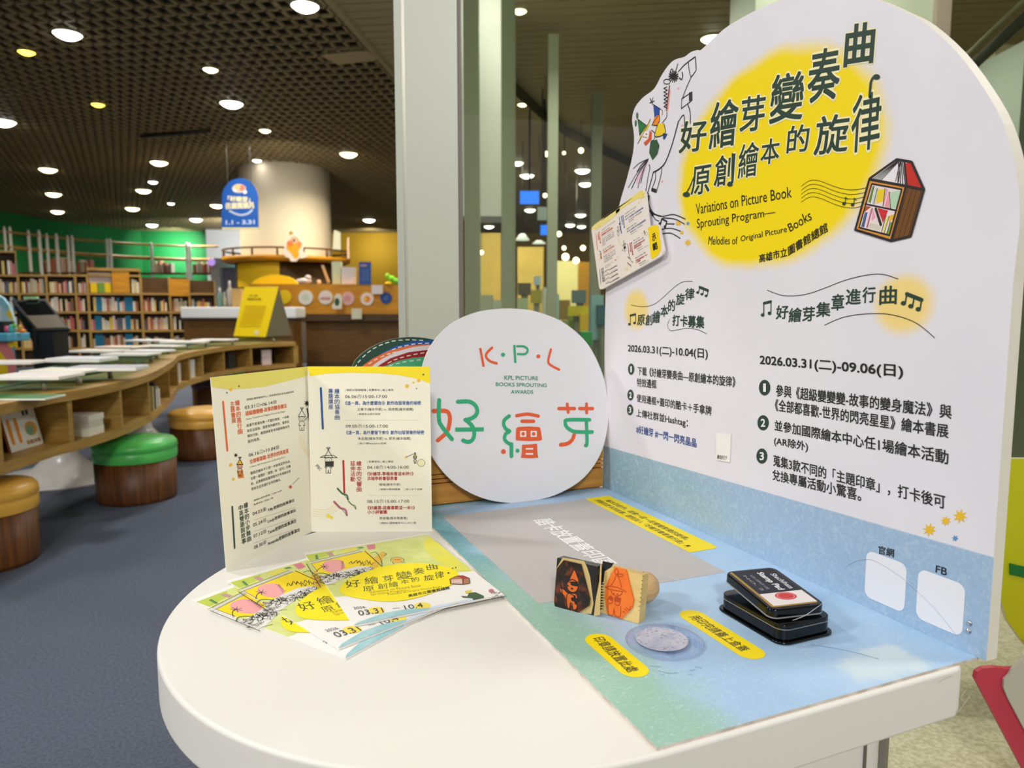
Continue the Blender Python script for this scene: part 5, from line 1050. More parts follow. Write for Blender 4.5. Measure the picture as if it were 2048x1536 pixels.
def brochure_left(pr, k=1.0):
    pr.fill([(40, 122), (720, 45), (723, 108), (560, 150), (420, 185), (300, 198), (180, 205), (48, 190)], (232, 222, 110) if k == 1 else (240, 224, 140), 0)
    R = lambda *a, **b: row(pr, *a, **b)
    R('總館B1國際繪本中心 | 鬆拼書房區&毛毛蟲書房區', 290, 287, 620, 18); R('03.31㊁▸06.14㊐', 278, 347, 502, 30); R('超級變變變-故事的變身魔法', 283, 390, 570, 32, OR, .016)
    R('Story Transform! Mighty Morphing Magic', 287, 423, 560, 16, GY)
    for i, t in enumerate(('故事不是僅有單一不變的樣貌，一本繪', '本在出版後，還是有持續修改、重新詮', '釋的可能，邀請讀者思考與觀察繪本改', '版的用意。')): R(t, 290 + i * 3, 470 + i * 37, 585 + i * 2 if i < 3 else 385, 22)
    R('06.16㊁▸10.04㊐', 305, 680, 520, 32); R('全部都喜歡-世界的閃亮星星', 312, 726, 583, 32, OR, .016); R('I Want All! Firmament of Dazzling Stars', 314, 757, 560, 15, GY)
    for i, t in enumerate(('獲獎的繪本不只是一本被肯定的作品，', '也是一套關於「選擇」與「認可」的機', '制，此書展精選獲得國內外多項繪本獎', '項肯定並流通於全球的繪本。')): R(t, 316 + i * 2, 803 + i * 37, 597 if i < 3 else 530, 22)
    R('總館B1繪本廣場 | 15:00-16:00', 340, 990, 535, 16); R('免費參加 | 自由入場', 340, 1020, 475, 16)
    for i, (d, nme, x1) in enumerate((('04.03㊎', 'Tiffy', 622), ('05.24㊐', 'Lindy', 632), ('07.12㊐', 'Tania', 635), ('08.30㊐', 'Amanda', 660))):
        R(d, 333 + i * 3, 1090 + i * 78, 430, 32); R(nme + '老師的故事演出', 438, 1065 + i * 78 - (i > 1) * 2, x1, 28, BK, .012)
        if i < 3: pr.stroke([(340, 1118 + i * 80), (625, 1030 + i * 76)], .0003 * k, (150, 150, 140))
    vcol(pr, '繪本的進行曲', 208, 282, 528, 32, OR); vcol(pr, '主題書展', 172, 292, 450, 30, OR); vcol(pr, '繪本的小步舞曲', 268, 1000, 1288, 30, GD); vcol(pr, '中英雙語說故事', 232, 1018, 1302, 30, GD)
    pr.stroke([(125, 292), (155, 632)], .0032 * k, OR); pr.stroke([(189, 1025), (206, 1312)], .0030 * k, GD)
    for x, y, r, cc in ((178, 205, 16, YS), (152, 228, 9, (110, 140, 170)), (236, 183, 10, (150, 100, 70)), (178, 733, 16, YS), (197, 832, 13, YS), (596, 886, 16, (200, 70, 60))): pr.star(x, y, r, cc)
    pr.stroke([(612, 868), (655, 822)], .0008 * k, (90, 130, 150))
    gnome(pr, 675, 425, 24, None, k); pr.stroke([(738, 470), (712, 340)], .0030 * k, (30, 30, 28)); pr.star(712, 302, 24, (30, 30, 28), 7); pr.stroke([(700, 420), (725, 380)], .0009 * k, (30, 30, 28))
    gnome(pr, 242, 755, 20, (236, 180, 40), k); pr.fill([(222, 775), (262, 765), (272, 822), (232, 828)], (230, 140, 60), 1); pr.disc(245, 742, 16, (236, 170, 150), 2)
    pr.star(214, 665, 16, (40, 36, 30), 6)
    for j in range(4): pr.stroke([(650 + j * 6, 560 - j * 14), (670 + j * 6, 600 - j * 12), (700, 650 - j * 14), (735, 690 - j * 16)], .0004 * k, (228, 200, 90), 1, 4)
def brochure_right(pr, k=1.0):
    pr.fill([(718, 45), (1570, 46), (1572, 165), (1480, 130), (1350, 105), (1200, 92), (1000, 88), (850, 95), (733, 112)], (250, 224, 20) if k == 1 else (240, 220, 120), 0)
    R = lambda *a, **b: row(pr, *a, **b)
    R('| 總館3F階梯閣樓 | 免費參加 | 線上報名', 978, 220, 1315, 18); R('06.06㊅15:00-17:00', 978, 268, 1272, 27); R('《這一頁，為什麼要改?》創作改版背後的祕密', 980, 315, 1508, 28, BL, .016)
    R('王春子(繪本作家) vs. 張詩薇(繪本編輯)', 1063, 358, 1455, 24); R('| 與維京出版社合辦', 1065, 387, 1224, 17)
    R('09.05㊅15:00-17:00', 983, 475, 1277, 27); R('《這一頁，為什麼留下來?》創作出版背後的祕密', 987, 521, 1530, 28, BL, .016)
    R('朱品璇(繪本作家) vs. 郭孚(繪本編輯)', 1068, 562, 1437, 24); R('| 與小塊Pezzettino合辦', 1070, 592, 1265, 17)
    R('| 免費參加 | 線上報名', 1133, 720, 1315, 18); R('04.18㊅14:00-16:00', 1133, 762, 1423, 27); R('《好繪芽-準備來看這本砰!!》', 1133, 808, 1455, 26, RD, .016); R('洪瑞亭新書發表會', 1133, 840, 1345, 26, RD, .016)
    R('瑞瑞(繪本作家)', 1215, 881, 1365, 21); R('| 總館3F階梯閣樓', 1217, 912, 1362, 16); R('| 與小天下合辦', 1393, 912, 1517, 16)
    R('08.15㊅15:00-17:00', 1133, 1000, 1427, 27); R('《好繪選-我最喜歡這一本!!》', 1135, 1045, 1465, 26, RD, .016); R('小小評審團', 1135, 1075, 1270, 26, RD, .016)
    R('張淑瓊(繪本推廣者)', 1218, 1117, 1413, 22); R('| 總館B1國際繪本中心-AR小間', 1220, 1148, 1473, 17)
    vcol(pr, '繪本的協奏曲', 905, 200, 420, 34, BL); vcol(pr, '專題講座', 862, 200, 346, 31, BL); vcol(pr, '繪本的交響曲', 1058, 705, 922, 35, RD); vcol(pr, '延伸活動', 1015, 705, 852, 34, RD)
    pr.stroke([(809, 197), (823, 478)], .0034 * k, BL); pr.stroke([(966, 703), (973, 925)], .0030 * k, RD)
    for y, x0, x1 in ((420, 980, 1490), (945, 1140, 1530)):
        for i in range(26): pr.stroke([(x0 + i * (x1 - x0) / 26, y), (x0 + (i + .55) * (x1 - x0) / 26, y)], .0003 * k, (140, 140, 130), cap=False)
    for x, y, r, cc in ((1410, 182, 19, YS), (1455, 158, 11, YS), (1492, 143, 17, YS), (1525, 102, 10, (90, 100, 110)), (1477, 200, 8, (140, 140, 130)), (1405, 678, 12, YS)): pr.star(x, y, r, cc)
    gnome(pr, 862, 715, 27, None, k); pr.fill([(838, 708), (900, 706), (898, 745), (840, 745)], (50, 48, 44), 2); pr.stroke([(805, 680), (830, 668), (895, 665), (925, 682), (805, 680)], .0009 * k, (36, 34, 30))
    pr.text('IPBC', [(770, 740), (802, 775), (817, 760), (785, 725)], BK, 0.0)
    pr.stroke([(1408, 676), (1460, 655)], .0007 * k, (40, 40, 36)); pr.disc(1510, 718, 26, (238, 232, 190), 1); gnome(pr, 1467, 690, 11, (236, 210, 110), k); pr.stroke([(1510 + 26 * math.cos(i * .5), 718 + 26 * math.sin(i * .5)) for i in range(14)], .0005 * k, (60, 60, 40))
    for j in range(4): pr.stroke([(748, 1035 + j * 17), (800, 1045 + j * 17), (860, 1040 + j * 16), (930, 985 + j * 20)], .0004 * k, (228, 206, 100), 1, 4)
    pr.disc(862, 1090, 14, (240, 216, 90), 2); pr.disc(884, 1100, 12, (240, 216, 90), 2)
    for x, y, s, cc in ((965, 935, 1.0, (60, 120, 80)), (950, 1035, 1.2, (190, 110, 130)), (1030, 1012, .7, (140, 160, 80))):
        pr.stroke([(x - 40 * s, y - 38 * s), (x - 10 * s, y - 6 * s), (x, y)], .0028 * k * s, cc, 2, 3); pr.stroke([(x, y), (x + 26 * s, y + 10 * s), (x + 34 * s, y + 40 * s)], .0028 * k * s, cc, 2, 3)
        pr.stroke([(x - 40 * s, y - 38 * s), (x, y), (x + 34 * s, y + 40 * s)], .0006 * k, (40, 36, 36), 3)
a = Print(PLf, br, 'left_print').z(410, 720, 3.4915); brochure_left(a)
a = Print(PRt, br, 'right_print').z(410, 720, 3.4915); brochure_right(a)
# the same spread, at half size, on the sample card
tlx, tly = tmp.px(*Cz(30, 575)); KK = 0.487
HL = PLf.px(*Ez(38, 122))[1]; WL = ql[1][0]
pc = Print(tmp, sc_, 'small_print'); pc.zf = lambda x, y: (lambda q: (tlx + .0012 + KK * q[0], tly + KK * (q[1] - HL)))(PLf.px(*Ez(x, y))); brochure_left(pc, .5)
pc = Print(tmp, sc_, 'small_print'); pc.zf = lambda x, y: (lambda q: (tlx + .0012 + KK * (WL + q[0]), tly + KK * (q[1] - HL)))(PRt.px(*Ez(x, y))); brochure_right(pc, .5)

# ---- three fanned leaflets
LW, LH = .184, .262
def leaf_plane(c, a, z): return Plane((c[0], c[1], z), (math.cos(a), math.sin(a), 0), (-math.sin(a), math.cos(a), 0))
A3 = math.radians(4.8); C3 = (.2122, .8951); Z3 = .7535
PW = leaf_plane(C3, A3, Z3)
LP0 = Plane((0, 0, 0), (1, 0, 0), (0, 1, 0))
lf = thing('leaflet', 'folded leaflet on top of the fan, its whole cover in view', 'leaflet', (C3[0], C3[1], Z3), 'leaflets fanned out on the white table', A3)
mb = MB(); q = [(-LW / 2, -LH / 2), (LW / 2, -LH / 2), (LW / 2, LH / 2), (-LW / 2, LH / 2)]
M_LEAF = mat('leaflet_paper', (244, 242, 238), .5)
mb.prism([(x, y, 0) for x, y in q], [(x, y, -.0006) for x, y in q], M_LEAF); CV = mb.build('cover', lf, local=True)
mb = MB(); q2 = [(x + (.0012 if x > 0 else 0), y - (.001 if y < 0 else 0)) for x, y in q]
mb.prism([(x, y, -.0009) for x, y in q2], [(x, y, -.0016) for x, y in q2], M_LEAF); mb.build('inner_sheet', lf, local=True)
pl_ = Print(LP0, CV, 'cover_print', local=True, h=.0001); pl_.zf = lambda x, y: PW.px(590 + x / 4.7628, 1050 + y / 4.7628)
M_LG = mat('leaflet_green', (208, 218, 122), .5, c2=(224, 230, 150), scale=40); M_LY = mat('leaflet_yellow', (236, 228, 70), .5, c2=(222, 222, 100), scale=30)
M_TEAL = mat('leaflet_teal', (150, 200, 208), .5, c2=(176, 214, 220), scale=60)
pl_.direct()
def lc(x, y): return PW.px(590 + x / 4.7628, 1050 + y / 4.7628)
def LFl(pts, col, lay=0, smooth=0):
    q = [lc(*p) for p in pts]
    if smooth: q = [(v.x, v.y) for v in cr(q, smooth, True)]
    q = [(max(-LW / 2, min(LW / 2, a)), max(-LH / 2, min(LH / 2, b))) for a, b in q]; zf_ = pl_.zf; pl_.zf = None; pl_.fill(q, col, lay); pl_.zf = zf_
LFl([(57, 293), (1275, 88), (1700, 440), (1560, 450), (1000, 560), (430, 682), (345, 692)], M_LG)
LFl([(1225, 160), (1290, 110), (1680, 435), (1560, 440), (1400, 380), (1290, 290), (1235, 220)], M_LY, 1)
LFl([(57, 293), (380, 245), (330, 290), (110, 345)], (190, 206, 80), 1); LFl([(190, 290), (215, 285), (225, 325), (200, 330)], (86, 140, 80), 2); LFl([(300, 265), (350, 262), (375, 290), (330, 300)], (196, 150, 150), 2)
LFl([(440, 245), (560, 215), (600, 235), (470, 262)], (236, 222, 90), 1); LFl([(590, 215), (640, 208), (660, 220), (610, 226)], (96, 150, 90), 2); LFl([(680, 195), (760, 182), (768, 225), (700, 238)], (222, 130, 150), 2)
LFl([(105, 362), (620, 240), (640, 250), (120, 378)], (214, 210, 200), 3)
LFl([(118, 378), (655, 255), (690, 250), (835, 405), (700, 432), (560, 400), (330, 470), (190, 470)], (250, 220, 10), 2)
LFl([(255, 390), (300, 345), (390, 330), (450, 345), (470, 395), (430, 445), (350, 455), (280, 430)], (242, 168, 168), 3, 4)
LFl([(190, 500), (330, 470), (480, 425), (600, 395), (740, 400), (740, 435), (560, 470), (400, 540), (240, 590)], (230, 228, 224), 3)
pl_.zf = lambda x, y: lc(x, y)
rnd = random.Random(3)
def LS(q, w=.0008, c=(40, 36, 30), s=4): pl_.stroke(q, w, c, 5, s)
LS([(105, 360), (620, 240)], .0008, s=0); LS([(120, 378), (640, 255)], .0006, s=0); LS([(110, 372), (245, 600)], .0010, s=0); LS([(665, 250), (835, 405)], .0012, s=0); LS([(155, 370), (215, 450)], .0007, s=0)
for k in range(150):
    t = rnd.random(); x = 200 + t * 540; y = 530 - t * 110 + rnd.uniform(-25, 35) * (1.2 - t * .5)
    LS([(x, y), (x + rnd.uniform(-22, 22), y + rnd.uniform(-14, 14)), (x + rnd.uniform(-30, 30), y + rnd.uniform(-12, 16))], .0007)
for x, y in ((395, 478), (420, 490), (280, 400)):
    for a in range(7): LS([(x, y), (x + 44 * math.cos(a * .9), y + 24 * math.sin(a * .9))], .0007, s=0)
LS([(200, 450), (240, 410), (290, 395)], .0009); LS([(180, 490), (230, 462), (300, 470), (350, 500)], .0018, (70, 120, 70))
for x, y in ((540, 360), (590, 350), (620, 355), (690, 350), (720, 370), (650, 375)): LS([(x - 28, y + 14), (x - 4, y - 12), (x + 6, y + 14), (x + 28, y - 8)], .0008)
for k in range(6): LS([(430 + 10 * k, 350 + 12 * k), (462, 352 + 12 * k), (440, 362 + 12 * k)], .0006)
LS([(250, 585), (310, 572), (380, 570)], .0007)
for x, y, r in ((790, 330, 42), (830, 285, 30), (760, 380, 36)): pl_.disc(x, y, r, (236, 190, 60), 4, ry=r * .8)
LS([(720, 270), (770, 262), (800, 300), (825, 350), (830, 390)], .0009); LS([(835, 262), (868, 275), (860, 290), (820, 295)], .0008)
pl_.disc(975, 338, 48, (240, 180, 70), 4, ry=26); LS([(910, 350), (925, 318), (985, 308), (1030, 325), (1038, 350)], .0006); LS([(925, 355), (945, 378)], .0008, s=0); LS([(1010, 355), (1050, 362)], .0008, s=0)
for k in range(3): LS([(955 + k * 18, 330), (962 + k * 18, 335)], .0010, s=0)
YE = (252, 232, 0)
LFl([(428, 610), (500, 530), (700, 440), (900, 388), (1150, 368), (1360, 385), (1520, 430), (1560, 500), (1490, 575), (1300, 655), (1080, 715), (850, 732), (620, 705), (460, 665)], YE, 6, 5)
for ch, a, b, c_, d in (('好', 470, 522, 632, 605), ('繪', 652, 492, 805, 572), ('芽', 830, 480, 945, 548), ('變', 952, 440, 1125, 528), ('奏', 1118, 408, 1242, 480), ('曲', 1245, 374, 1362, 436),
                        ('原', 640, 582, 762, 640), ('創', 782, 558, 880, 618), ('繪', 886, 540, 988, 600), ('本', 1000, 520, 1092, 568), ('的', 1106, 498, 1186, 550), ('旋', 1220, 476, 1330, 538), ('律', 1325, 440, 1424, 520)):
    w, h = c_ - a, d - b; pl_.text(ch, [(a + .12 * w, d), (c_, d - .16 * h), (c_ - .12 * w, b), (a, b + .16 * h)], (58, 76, 48), 0.0, 8)
LS([(600, 640), (640, 630), (665, 600)], .0008)
BR_ = (150, 120, 40)
pl_.text('Variations on Picture Book', [(712, 658), (1205, 592), (1195, 570), (700, 636)], BR_, -.005, 8); pl_.text('Sprouting Program—', [(728, 682), (1105, 632), (1095, 612), (716, 660)], BR_, -.005, 8)
pl_.text('Melodies of Original Picture Books', [(892, 680), (1405, 602), (1395, 582), (882, 660)], BR_, -.005, 8); pl_.text('高雄市立圖書館總館', [(1085, 694), (1475, 612), (1465, 588), (1075, 668)], (70, 66, 20), .02, 8)
for x, y, r in ((1462, 462, 11), (1500, 420, 6), (1530, 412, 6)): pl_.disc(x, y, r, (50, 60, 40), 8, ry=r * .7); LS([(x + r * .8, y), (x + r * .5, y - r * 2)], .0005, s=0)
LFl([(1475, 520), (1540, 490), (1600, 487), (1660, 512), (1665, 560), (1600, 572), (1480, 565)], (176, 120, 80), 7); LFl([(1490, 525), (1590, 520), (1595, 565), (1490, 560)], (226, 190, 180), 8); LFl([(1540, 490), (1600, 487), (1660, 512), (1605, 520)], (176, 50, 40), 8)
pl_.stroke([(1475, 520), (1540, 490), (1600, 487), (1662, 512), (1665, 560), (1600, 572), (1480, 567), (1475, 520)], .0008, (50, 30, 20), 9); pl_.stroke([(1600, 520), (1602, 570)], .0008, (50, 30, 20), 9)
pl_.disc(775, 815, 80, (248, 226, 90), 2, ry=34); pl_.disc(1215, 772, 80, (248, 226, 90), 2, ry=34)
pl_.text('2026.', [(562, 808), (684, 794), (672, 774), (550, 786)], (60, 60, 56), -.01, 8); pl_.text('03.31', [(612, 868), (848, 836), (825, 790), (592, 822)], (60, 60, 56), -.01, 8)
pl_.text('—', [(930, 800), (1000, 797), (998, 794), (928, 797)], (60, 60, 56), -.01, 8); pl_.text('10.4', [(1052, 810), (1225, 786), (1205, 746), (1032, 772)], (60, 60, 56), -.01, 8)
LFl([(512, 992), (610, 925), (850, 842), (1050, 805), (1290, 790), (1300, 838), (900, 912), (700, 952)], M_TEAL, 3); LFl([(1290, 782), (1700, 698), (1740, 730), (1300, 836)], (208, 222, 242), 3)
LFl([(1580, 680), (1640, 685), (1660, 650), (1720, 645), (1800, 680), (1845, 735), (1735, 752), (1690, 700), (1600, 695)], (62, 92, 60), 7); LFl([(1615, 635), (1680, 625), (1690, 650), (1625, 655)], (226, 206, 60), 8)
for k in range(26):
    x = 1870 + rnd.random() * 100; y = 640 + rnd.random() * 60; LS([(x, y), (x + rnd.uniform(-20, 20), y + rnd.uniform(-12, 12))], .0006, (90, 80, 84), 0)
pl_.disc(1870, 630, 26, (196, 120, 140), 4, ry=18); LFl([(1520, 745), (1560, 740), (1545, 768), (1512, 765)], (226, 234, 190), 7)
LEAF = [(lf, None)]
def more_leaflets():
    for c, a, z, lb in (((.1417, .8712), 22.9, .7512, 'folded leaflet in the middle of the fan, title half covered'), ((.1148, .8545), 33.8, .7489, 'folded leaflet at the bottom of the fan, nearest the table edge')):
        k = copy_tree(lf); k.location = (c[0], c[1], z); k.rotation_euler = (0, 0, math.radians(a)); k['label'] = lb

# ---- white disc sign with the coloured emblem
TL = math.radians(8)
KP = Plane((.486, 1.1545, B0), (1, 0, 0), (0, math.sin(TL), math.cos(TL)))
ds = thing('round_sign', 'white rounded sign with green and orange emblem leaning against the wooden box', 'sign', (.486, 1.1545, B0))
dp = [(838, 812), (842, 748), (860, 694), (900, 649), (950, 625), (1000, 617.5), (1040, 618), (1072, 623), (1120, 641), (1160, 671), (1186, 705), (1208, 758), (1216, 815), (1214, 860), (1200, 910), (1168, 955), (1120, 986), (1070, 1001), (1022, 1006), (965, 996), (912, 968), (872, 925), (848, 872)]
dol = [(q.x, q.y) for q in cr([KP.px(*p) for p in dp], 5, True)]
slab(KP, dol[::-1], .004, mat('sign_white', (226, 226, 232), .4), mat('sign_edge', (240, 238, 230), .5), mat('sign_back', (120, 110, 90), .7)).build('sign_panel', ds); DSP = ds.children[0]
def newpk(nm):
    global pk
    pk = Print(KP, DSP, nm).z(860, 680, 5.689)
newpk('emblem_letter')
KO, KG = (226, 92, 48), (44, 168, 118); wS, wB = .0047, .0074
def S(q, w, c, s=5): pk.stroke(q, w, c, 2 if c == KO else 3, s, cap=(s > 0))
S([(570, 92), (610, 305)], wS, KO, 0); S([(705, 88), (645, 150), (640, 200), (690, 245), (757, 265)], wS, KO); newpk('emblem_dot'); pk.disc(830, 168, 24, KG); newpk('emblem_letter')
S([(958, 55), (970, 260)], wS, KG, 0); S([(990, 72), (1060, 72), (1102, 95), (1108, 125), (1080, 160), (998, 160)], wS * .9, KG); newpk('emblem_dot'); pk.disc(1232, 187, 23, KO); newpk('emblem_letter'); S([(1375, 108), (1345, 230), (1365, 280), (1468, 337)], wS, KO)
newpk('emblem_character'); S([(40, 808), (180, 808), (222, 860), (220, 950), (188, 1050), (88, 1142)], wB, KO); S([(103, 685), (100, 880), (125, 970), (248, 1128)], wB, KG)
S([(315, 703), (440, 700), (510, 740), (538, 805), (512, 865), (450, 900), (400, 908)], wB, KG); S([(405, 908), (480, 980), (502, 1060), (485, 1130), (435, 1160), (375, 1142)], wB, KG); S([(285, 1020), (612, 1016)], wB, KG, 0)
newpk('emblem_character'); S([(900, 865), (850, 905), (836, 955), (862, 1012), (905, 1038), (862, 1066), (846, 1120), (872, 1162), (925, 1192)], wB * .9, KG); S([(925, 1185), (925, 1322)], wB, KG, 1)
S([(985, 862), (1105, 843), (1232, 866)], wB * .85, KO); S([(1045, 925), (1178, 925)], wB * .9, KO, 1)
pk.fill([(1000, 990), (1120, 983), (1245, 990), (1258, 1020), (1275, 1130), (1255, 1145), (1120, 1150), (985, 1143), (973, 1130), (978, 1010)], KO, 2)
for x in (1058, 1178): pk.fill([(x - 34, 1035), (x + 36, 1035), (x + 36, 1102), (x - 34, 1102)], (240, 232, 226), 4); pk.disc(x, 1068, 21, KO, 5)
pk.fill([(1045, 1192), (1130, 1188), (1218, 1180), (1222, 1290), (1233, 1340), (1130, 1346), (1032, 1340), (1042, 1290)], KO, 2)
for y in (1238, 1296): pk.fill([(1088, y - 9), (1172, y - 9), (1172, y + 9), (1088, y + 9)], (240, 232, 226), 4)
pk.disc(835, 1270, 28, KO); pk.disc(995, 1260, 23, KG)
newpk('emblem_character'); S([(1465, 780), (1645, 780)], wB * .9, KO, 1); S([(1560, 730), (1572, 822)], wB * .85, KO, 1); S([(1700, 780), (1850, 780)], wB * .9, KO, 1); S([(1780, 728), (1782, 828)], wB * .85, KO, 1)
S([(1642, 1065), (1620, 1130), (1565, 1178), (1485, 1192)], wB, KO); S([(1815, 908), (1570, 908), (1538, 935), (1555, 990), (1620, 1035), (1700, 1046), (1845, 1046)], wB * .95, KG); S([(1778, 915), (1785, 1170), (1768, 1200)], wB * .95, KG)
newpk('emblem_lettering'); pk.line('KPL PICTURE', 845, 454, 1228, 456, 50, 40, (44, 140, 104), .015); pk.line('BOOKS SPROUTING', 750, 524, 1326, 536, 42, 40, (44, 140, 104), .015); pk.line('AWARDS', 920, 611, 1172, 611, 42, 40, (44, 140, 104), .015)

# ---- wooden box behind
M_WOOD = mat('box_wood', (200, 142, 60), .5, c2=(176, 116, 42), scale=6, stretch=(.3, 8, 14), detail=6)
wb = thing('wooden_box', 'low brown wooden box unit standing behind the table end', 'box', (.49, 1.30, 0))
MB().box((.485, 1.305, .44), (.42, .21, .86), M_WOOD).build('box_body', wb)
for k, (z0, z1) in enumerate(((.752, .789), (.791, .797), (.799, .805), (.807, .868))):
    MB().box((.485, 1.1945, (z0 + z1) / 2), (.42, .009, z1 - z0), M_WOOD).build('plank', wb)
# ---- striped oval sign behind the disc
FP = Plane((0, 1.24, 0), (1, 0, 0), (0, 0, 1))
sg = thing('striped_oval_sign', 'dark green oval sign with coloured arcs and white stitching, behind the white rounded sign', 'sign', (.30, 1.24, .87))
Hp = lambda x, y: FP.px(700 + x / 6.8267, 600 + y / 6.8267)
ov = [(q.x, q.y) for q in cr([Hp(*p) for p in ((-5, 1100), (38, 890), (130, 762), (300, 640), (540, 543), (820, 505), (1120, 537), (1420, 640), (1640, 800), (1760, 1080), (1700, 1450), (1400, 1750), (850, 1840), (300, 1720), (60, 1420))], 5, True)]
slab(FP, ov[::-1], .004, mat('sign_dark_green', (30, 74, 60), .45), mat('sign_rim', (150, 140, 100), .5)).build('oval_panel', sg)
MB().box((.32, 1.2445, .874), (.16, .04, .008), mat('sign_foot', (60, 60, 56), .5)).build('foot', sg)
pg = Print(FP, sg, 'stripes').z(700, 600, 6.8267)
for q, cc, l in (([(420, 728), (620, 630), (850, 565), (1110, 547), (1350, 600), (1350, 1300), (900, 1300)], (20, 88, 168), 1), ([(120, 950), (160, 905), (310, 800), (520, 695), (800, 622), (1080, 602), (1300, 650), (1300, 1300), (160, 1300)], (238, 120, 62), 2),
                 ([(240, 950), (295, 905), (450, 795), (650, 700), (850, 645), (1080, 615), (1300, 660), (1300, 1300), (240, 1300)], (236, 226, 232), 3), ([(320, 950), (375, 905), (550, 795), (800, 712), (1050, 682), (1300, 700), (1300, 1300), (320, 1300)], (160, 26, 36), 4),
                 ([(400, 950), (465, 905), (650, 832), (850, 790), (1050, 770), (1300, 780), (1300, 1300), (400, 1300)], (78, 182, 132), 5)): pg.fill(q, cc, l)
for path in (((75, 905), (125, 835), (190, 765), (260, 705), (335, 655), (420, 613), (505, 583), (595, 560), (690, 548), (785, 543), (875, 545), (970, 550)), ((595, 672), (680, 642), (770, 620), (862, 602), (955, 594), (1048, 590)), ((275, 860), (352, 812), (440, 772), (525, 737), (600, 715)), ((540, 850), (620, 812), (708, 783), (800, 760), (892, 740), (985, 724)), ((560, 890), (652, 866), (745, 845), (840, 830), (938, 818))):
    for i, (x, y) in enumerate(path):
        j = min(i + 1, len(path) - 1); i2 = j - 1; dx, dy = path[j][0] - path[i2][0], path[j][1] - path[i2][1]; ln = math.hypot(dx, dy)
        pg.stroke([(x - 24 * dx / ln, y - 24 * dy / ln), (x + 24 * dx / ln, y + 24 * dy / ln)], .0016, (240, 240, 230), 7)

# ---- rubber stamps
M_MAPLE = mat('maple_wood', (232, 204, 138), .55, c2=(216, 184, 112), scale=10, stretch=(1, 1, 9), detail=5)
M_KNOB = mat('knob_wood', (226, 190, 138), .5, c2=(206, 164, 108), scale=25, stretch=(1, 1, 6), detail=5)
M_BLKINK = mat('black_ink', (14, 14, 18), .35, c2=(34, 32, 32), scale=40)
M_RUB = mat('orange_rubber', (244, 122, 40), .4, c2=(236, 108, 30), scale=50); M_RUBD = mat('inked_rubber', (112, 44, 14), .3, c2=(24, 12, 10), scale=90, lo=.34, hi=.52)
Fz = lambda x, y: (1090 + x / 8.192, 1090 + y / 8.192)
def stamp(name, label, ob, oe, tilt, W, H, blockm, rub, rubm, wood_polys, lines, linec, TH=.0145, extra=()):
    o = Vector((ob[0], ob[1], B0 + .0004)); e = Vector((oe[0], oe[1], B0 + .0004)); u = (e - o).normalized(); bk = Vector((-u.y, u.x, 0))
    v = Vector((0, 0, 1)) * math.cos(tilt) + bk * math.sin(tilt); pl = Plane(o, u, v)
    t = thing(name, label, 'stamp', tuple(pl.w(W / 2, 0, -TH / 2)), 'wooden rubber stamps')
    slab(pl, rrect(0, 0, W, H, .001, 2), TH, blockm[0], blockm[1]).build('block', t); BKO = t.children[0]
    R_ = Matrix((pl.u, pl.v, -pl.n)).transposed(); hc = H * .49
    MB().lathe(pl.w(W * .56, hc, -TH), [(.0085, 0), (.0075, .006), (.0085, .012), (.013, .022), (.0170, .030), (.0180, .038), (.0168, .046), (.0125, .052), (.006, .0555), (.0003, .0565)], M_KNOB, 28, R_).build('handle', t)
    q = [pl.px(*Fz(*p)) for p in rub]
    slab(pl, q[::-1] if sum((q[i][0] * q[(i + 1) % len(q)][1] - q[(i + 1) % len(q)][0] * q[i][1]) for i in range(len(q))) < 0 else q, .0022, rubm, h=.0024).build('rubber_face', t)
    if wood_polys:
        p0 = Print(pl, BKO, 'bare_wood', h=.0001).z(1090, 1090, 8.192)
        for w_, cc in wood_polys: p0.fill(w_, cc, 0)
    p1 = Print(pl, t, 'engraving', h=.0025).z(1090, 1090, 8.192)
    for q_ in extra: p1.fill(q_, (214, 100, 28), 0, 4)
    for w_, q_ in lines: p1.stroke(q_, w_, linec, 1, 5)
    return t, pl
kid1 = [(.0011, q) for q in (((400, 580), (360, 640), (390, 720), (460, 770), (530, 750), (560, 680), (540, 600), (470, 560), (400, 580)), ((400, 600), (450, 480), (500, 400), (560, 540)), ((420, 600), (560, 600)), ((270, 700), (330, 720), (400, 790)), ((380, 800), (370, 900), (390, 1030), (430, 1040), (430, 950), (460, 950), (480, 1050), (540, 1040), (540, 900), (560, 820)), ((340, 1000), (300, 780), (250, 500), (290, 440)), ((440, 800), (520, 830)))]
kid1 += [(.0045, ((460, 625), (540, 640))), (.004, ((290, 380), (350, 430))), (.004, ((260, 430), (370, 370))), (.004, ((310, 350), (320, 450))), (.0045, ((470, 880), (560, 900))), (.003, ((500, 840), (520, 950))), (.0018, ((395, 660), (400, 665))), (.002, ((450, 705), (470, 710))), (.003, ((600, 760), (650, 820), (700, 900)))]
stamp('rubber_stamp', 'wooden stamp with ink-blackened block, on its side left of the clean orange one', (.3608, .7268), (.3898, .6827), math.radians(7), .0530, .0560, (M_BLKINK, M_BLKINK),
      [(320, 245), (600, 310), (750, 880), (735, 990), (550, 1110), (180, 1015), (165, 900), (210, 380)], M_RUBD,
      [([(290, 205), (640, 262), (690, 360), (740, 520), (770, 760), (795, 960), (760, 1130), (560, 1118), (150, 1000), (190, 380)], (206, 178, 118)), ([(905, 330), (930, 300), (900, 1150), (800, 1165), (830, 900), (890, 600)], (206, 178, 118))], kid1, (26, 14, 10), extra=([(390, 620), (450, 470), (500, 400), (560, 560), (555, 680), (520, 755), (460, 768), (400, 720)], [(270, 705), (340, 730), (405, 790), (520, 800), (545, 900), (530, 1030), (480, 1040), (440, 950), (400, 1030), (370, 940), (350, 840), (280, 760)]))
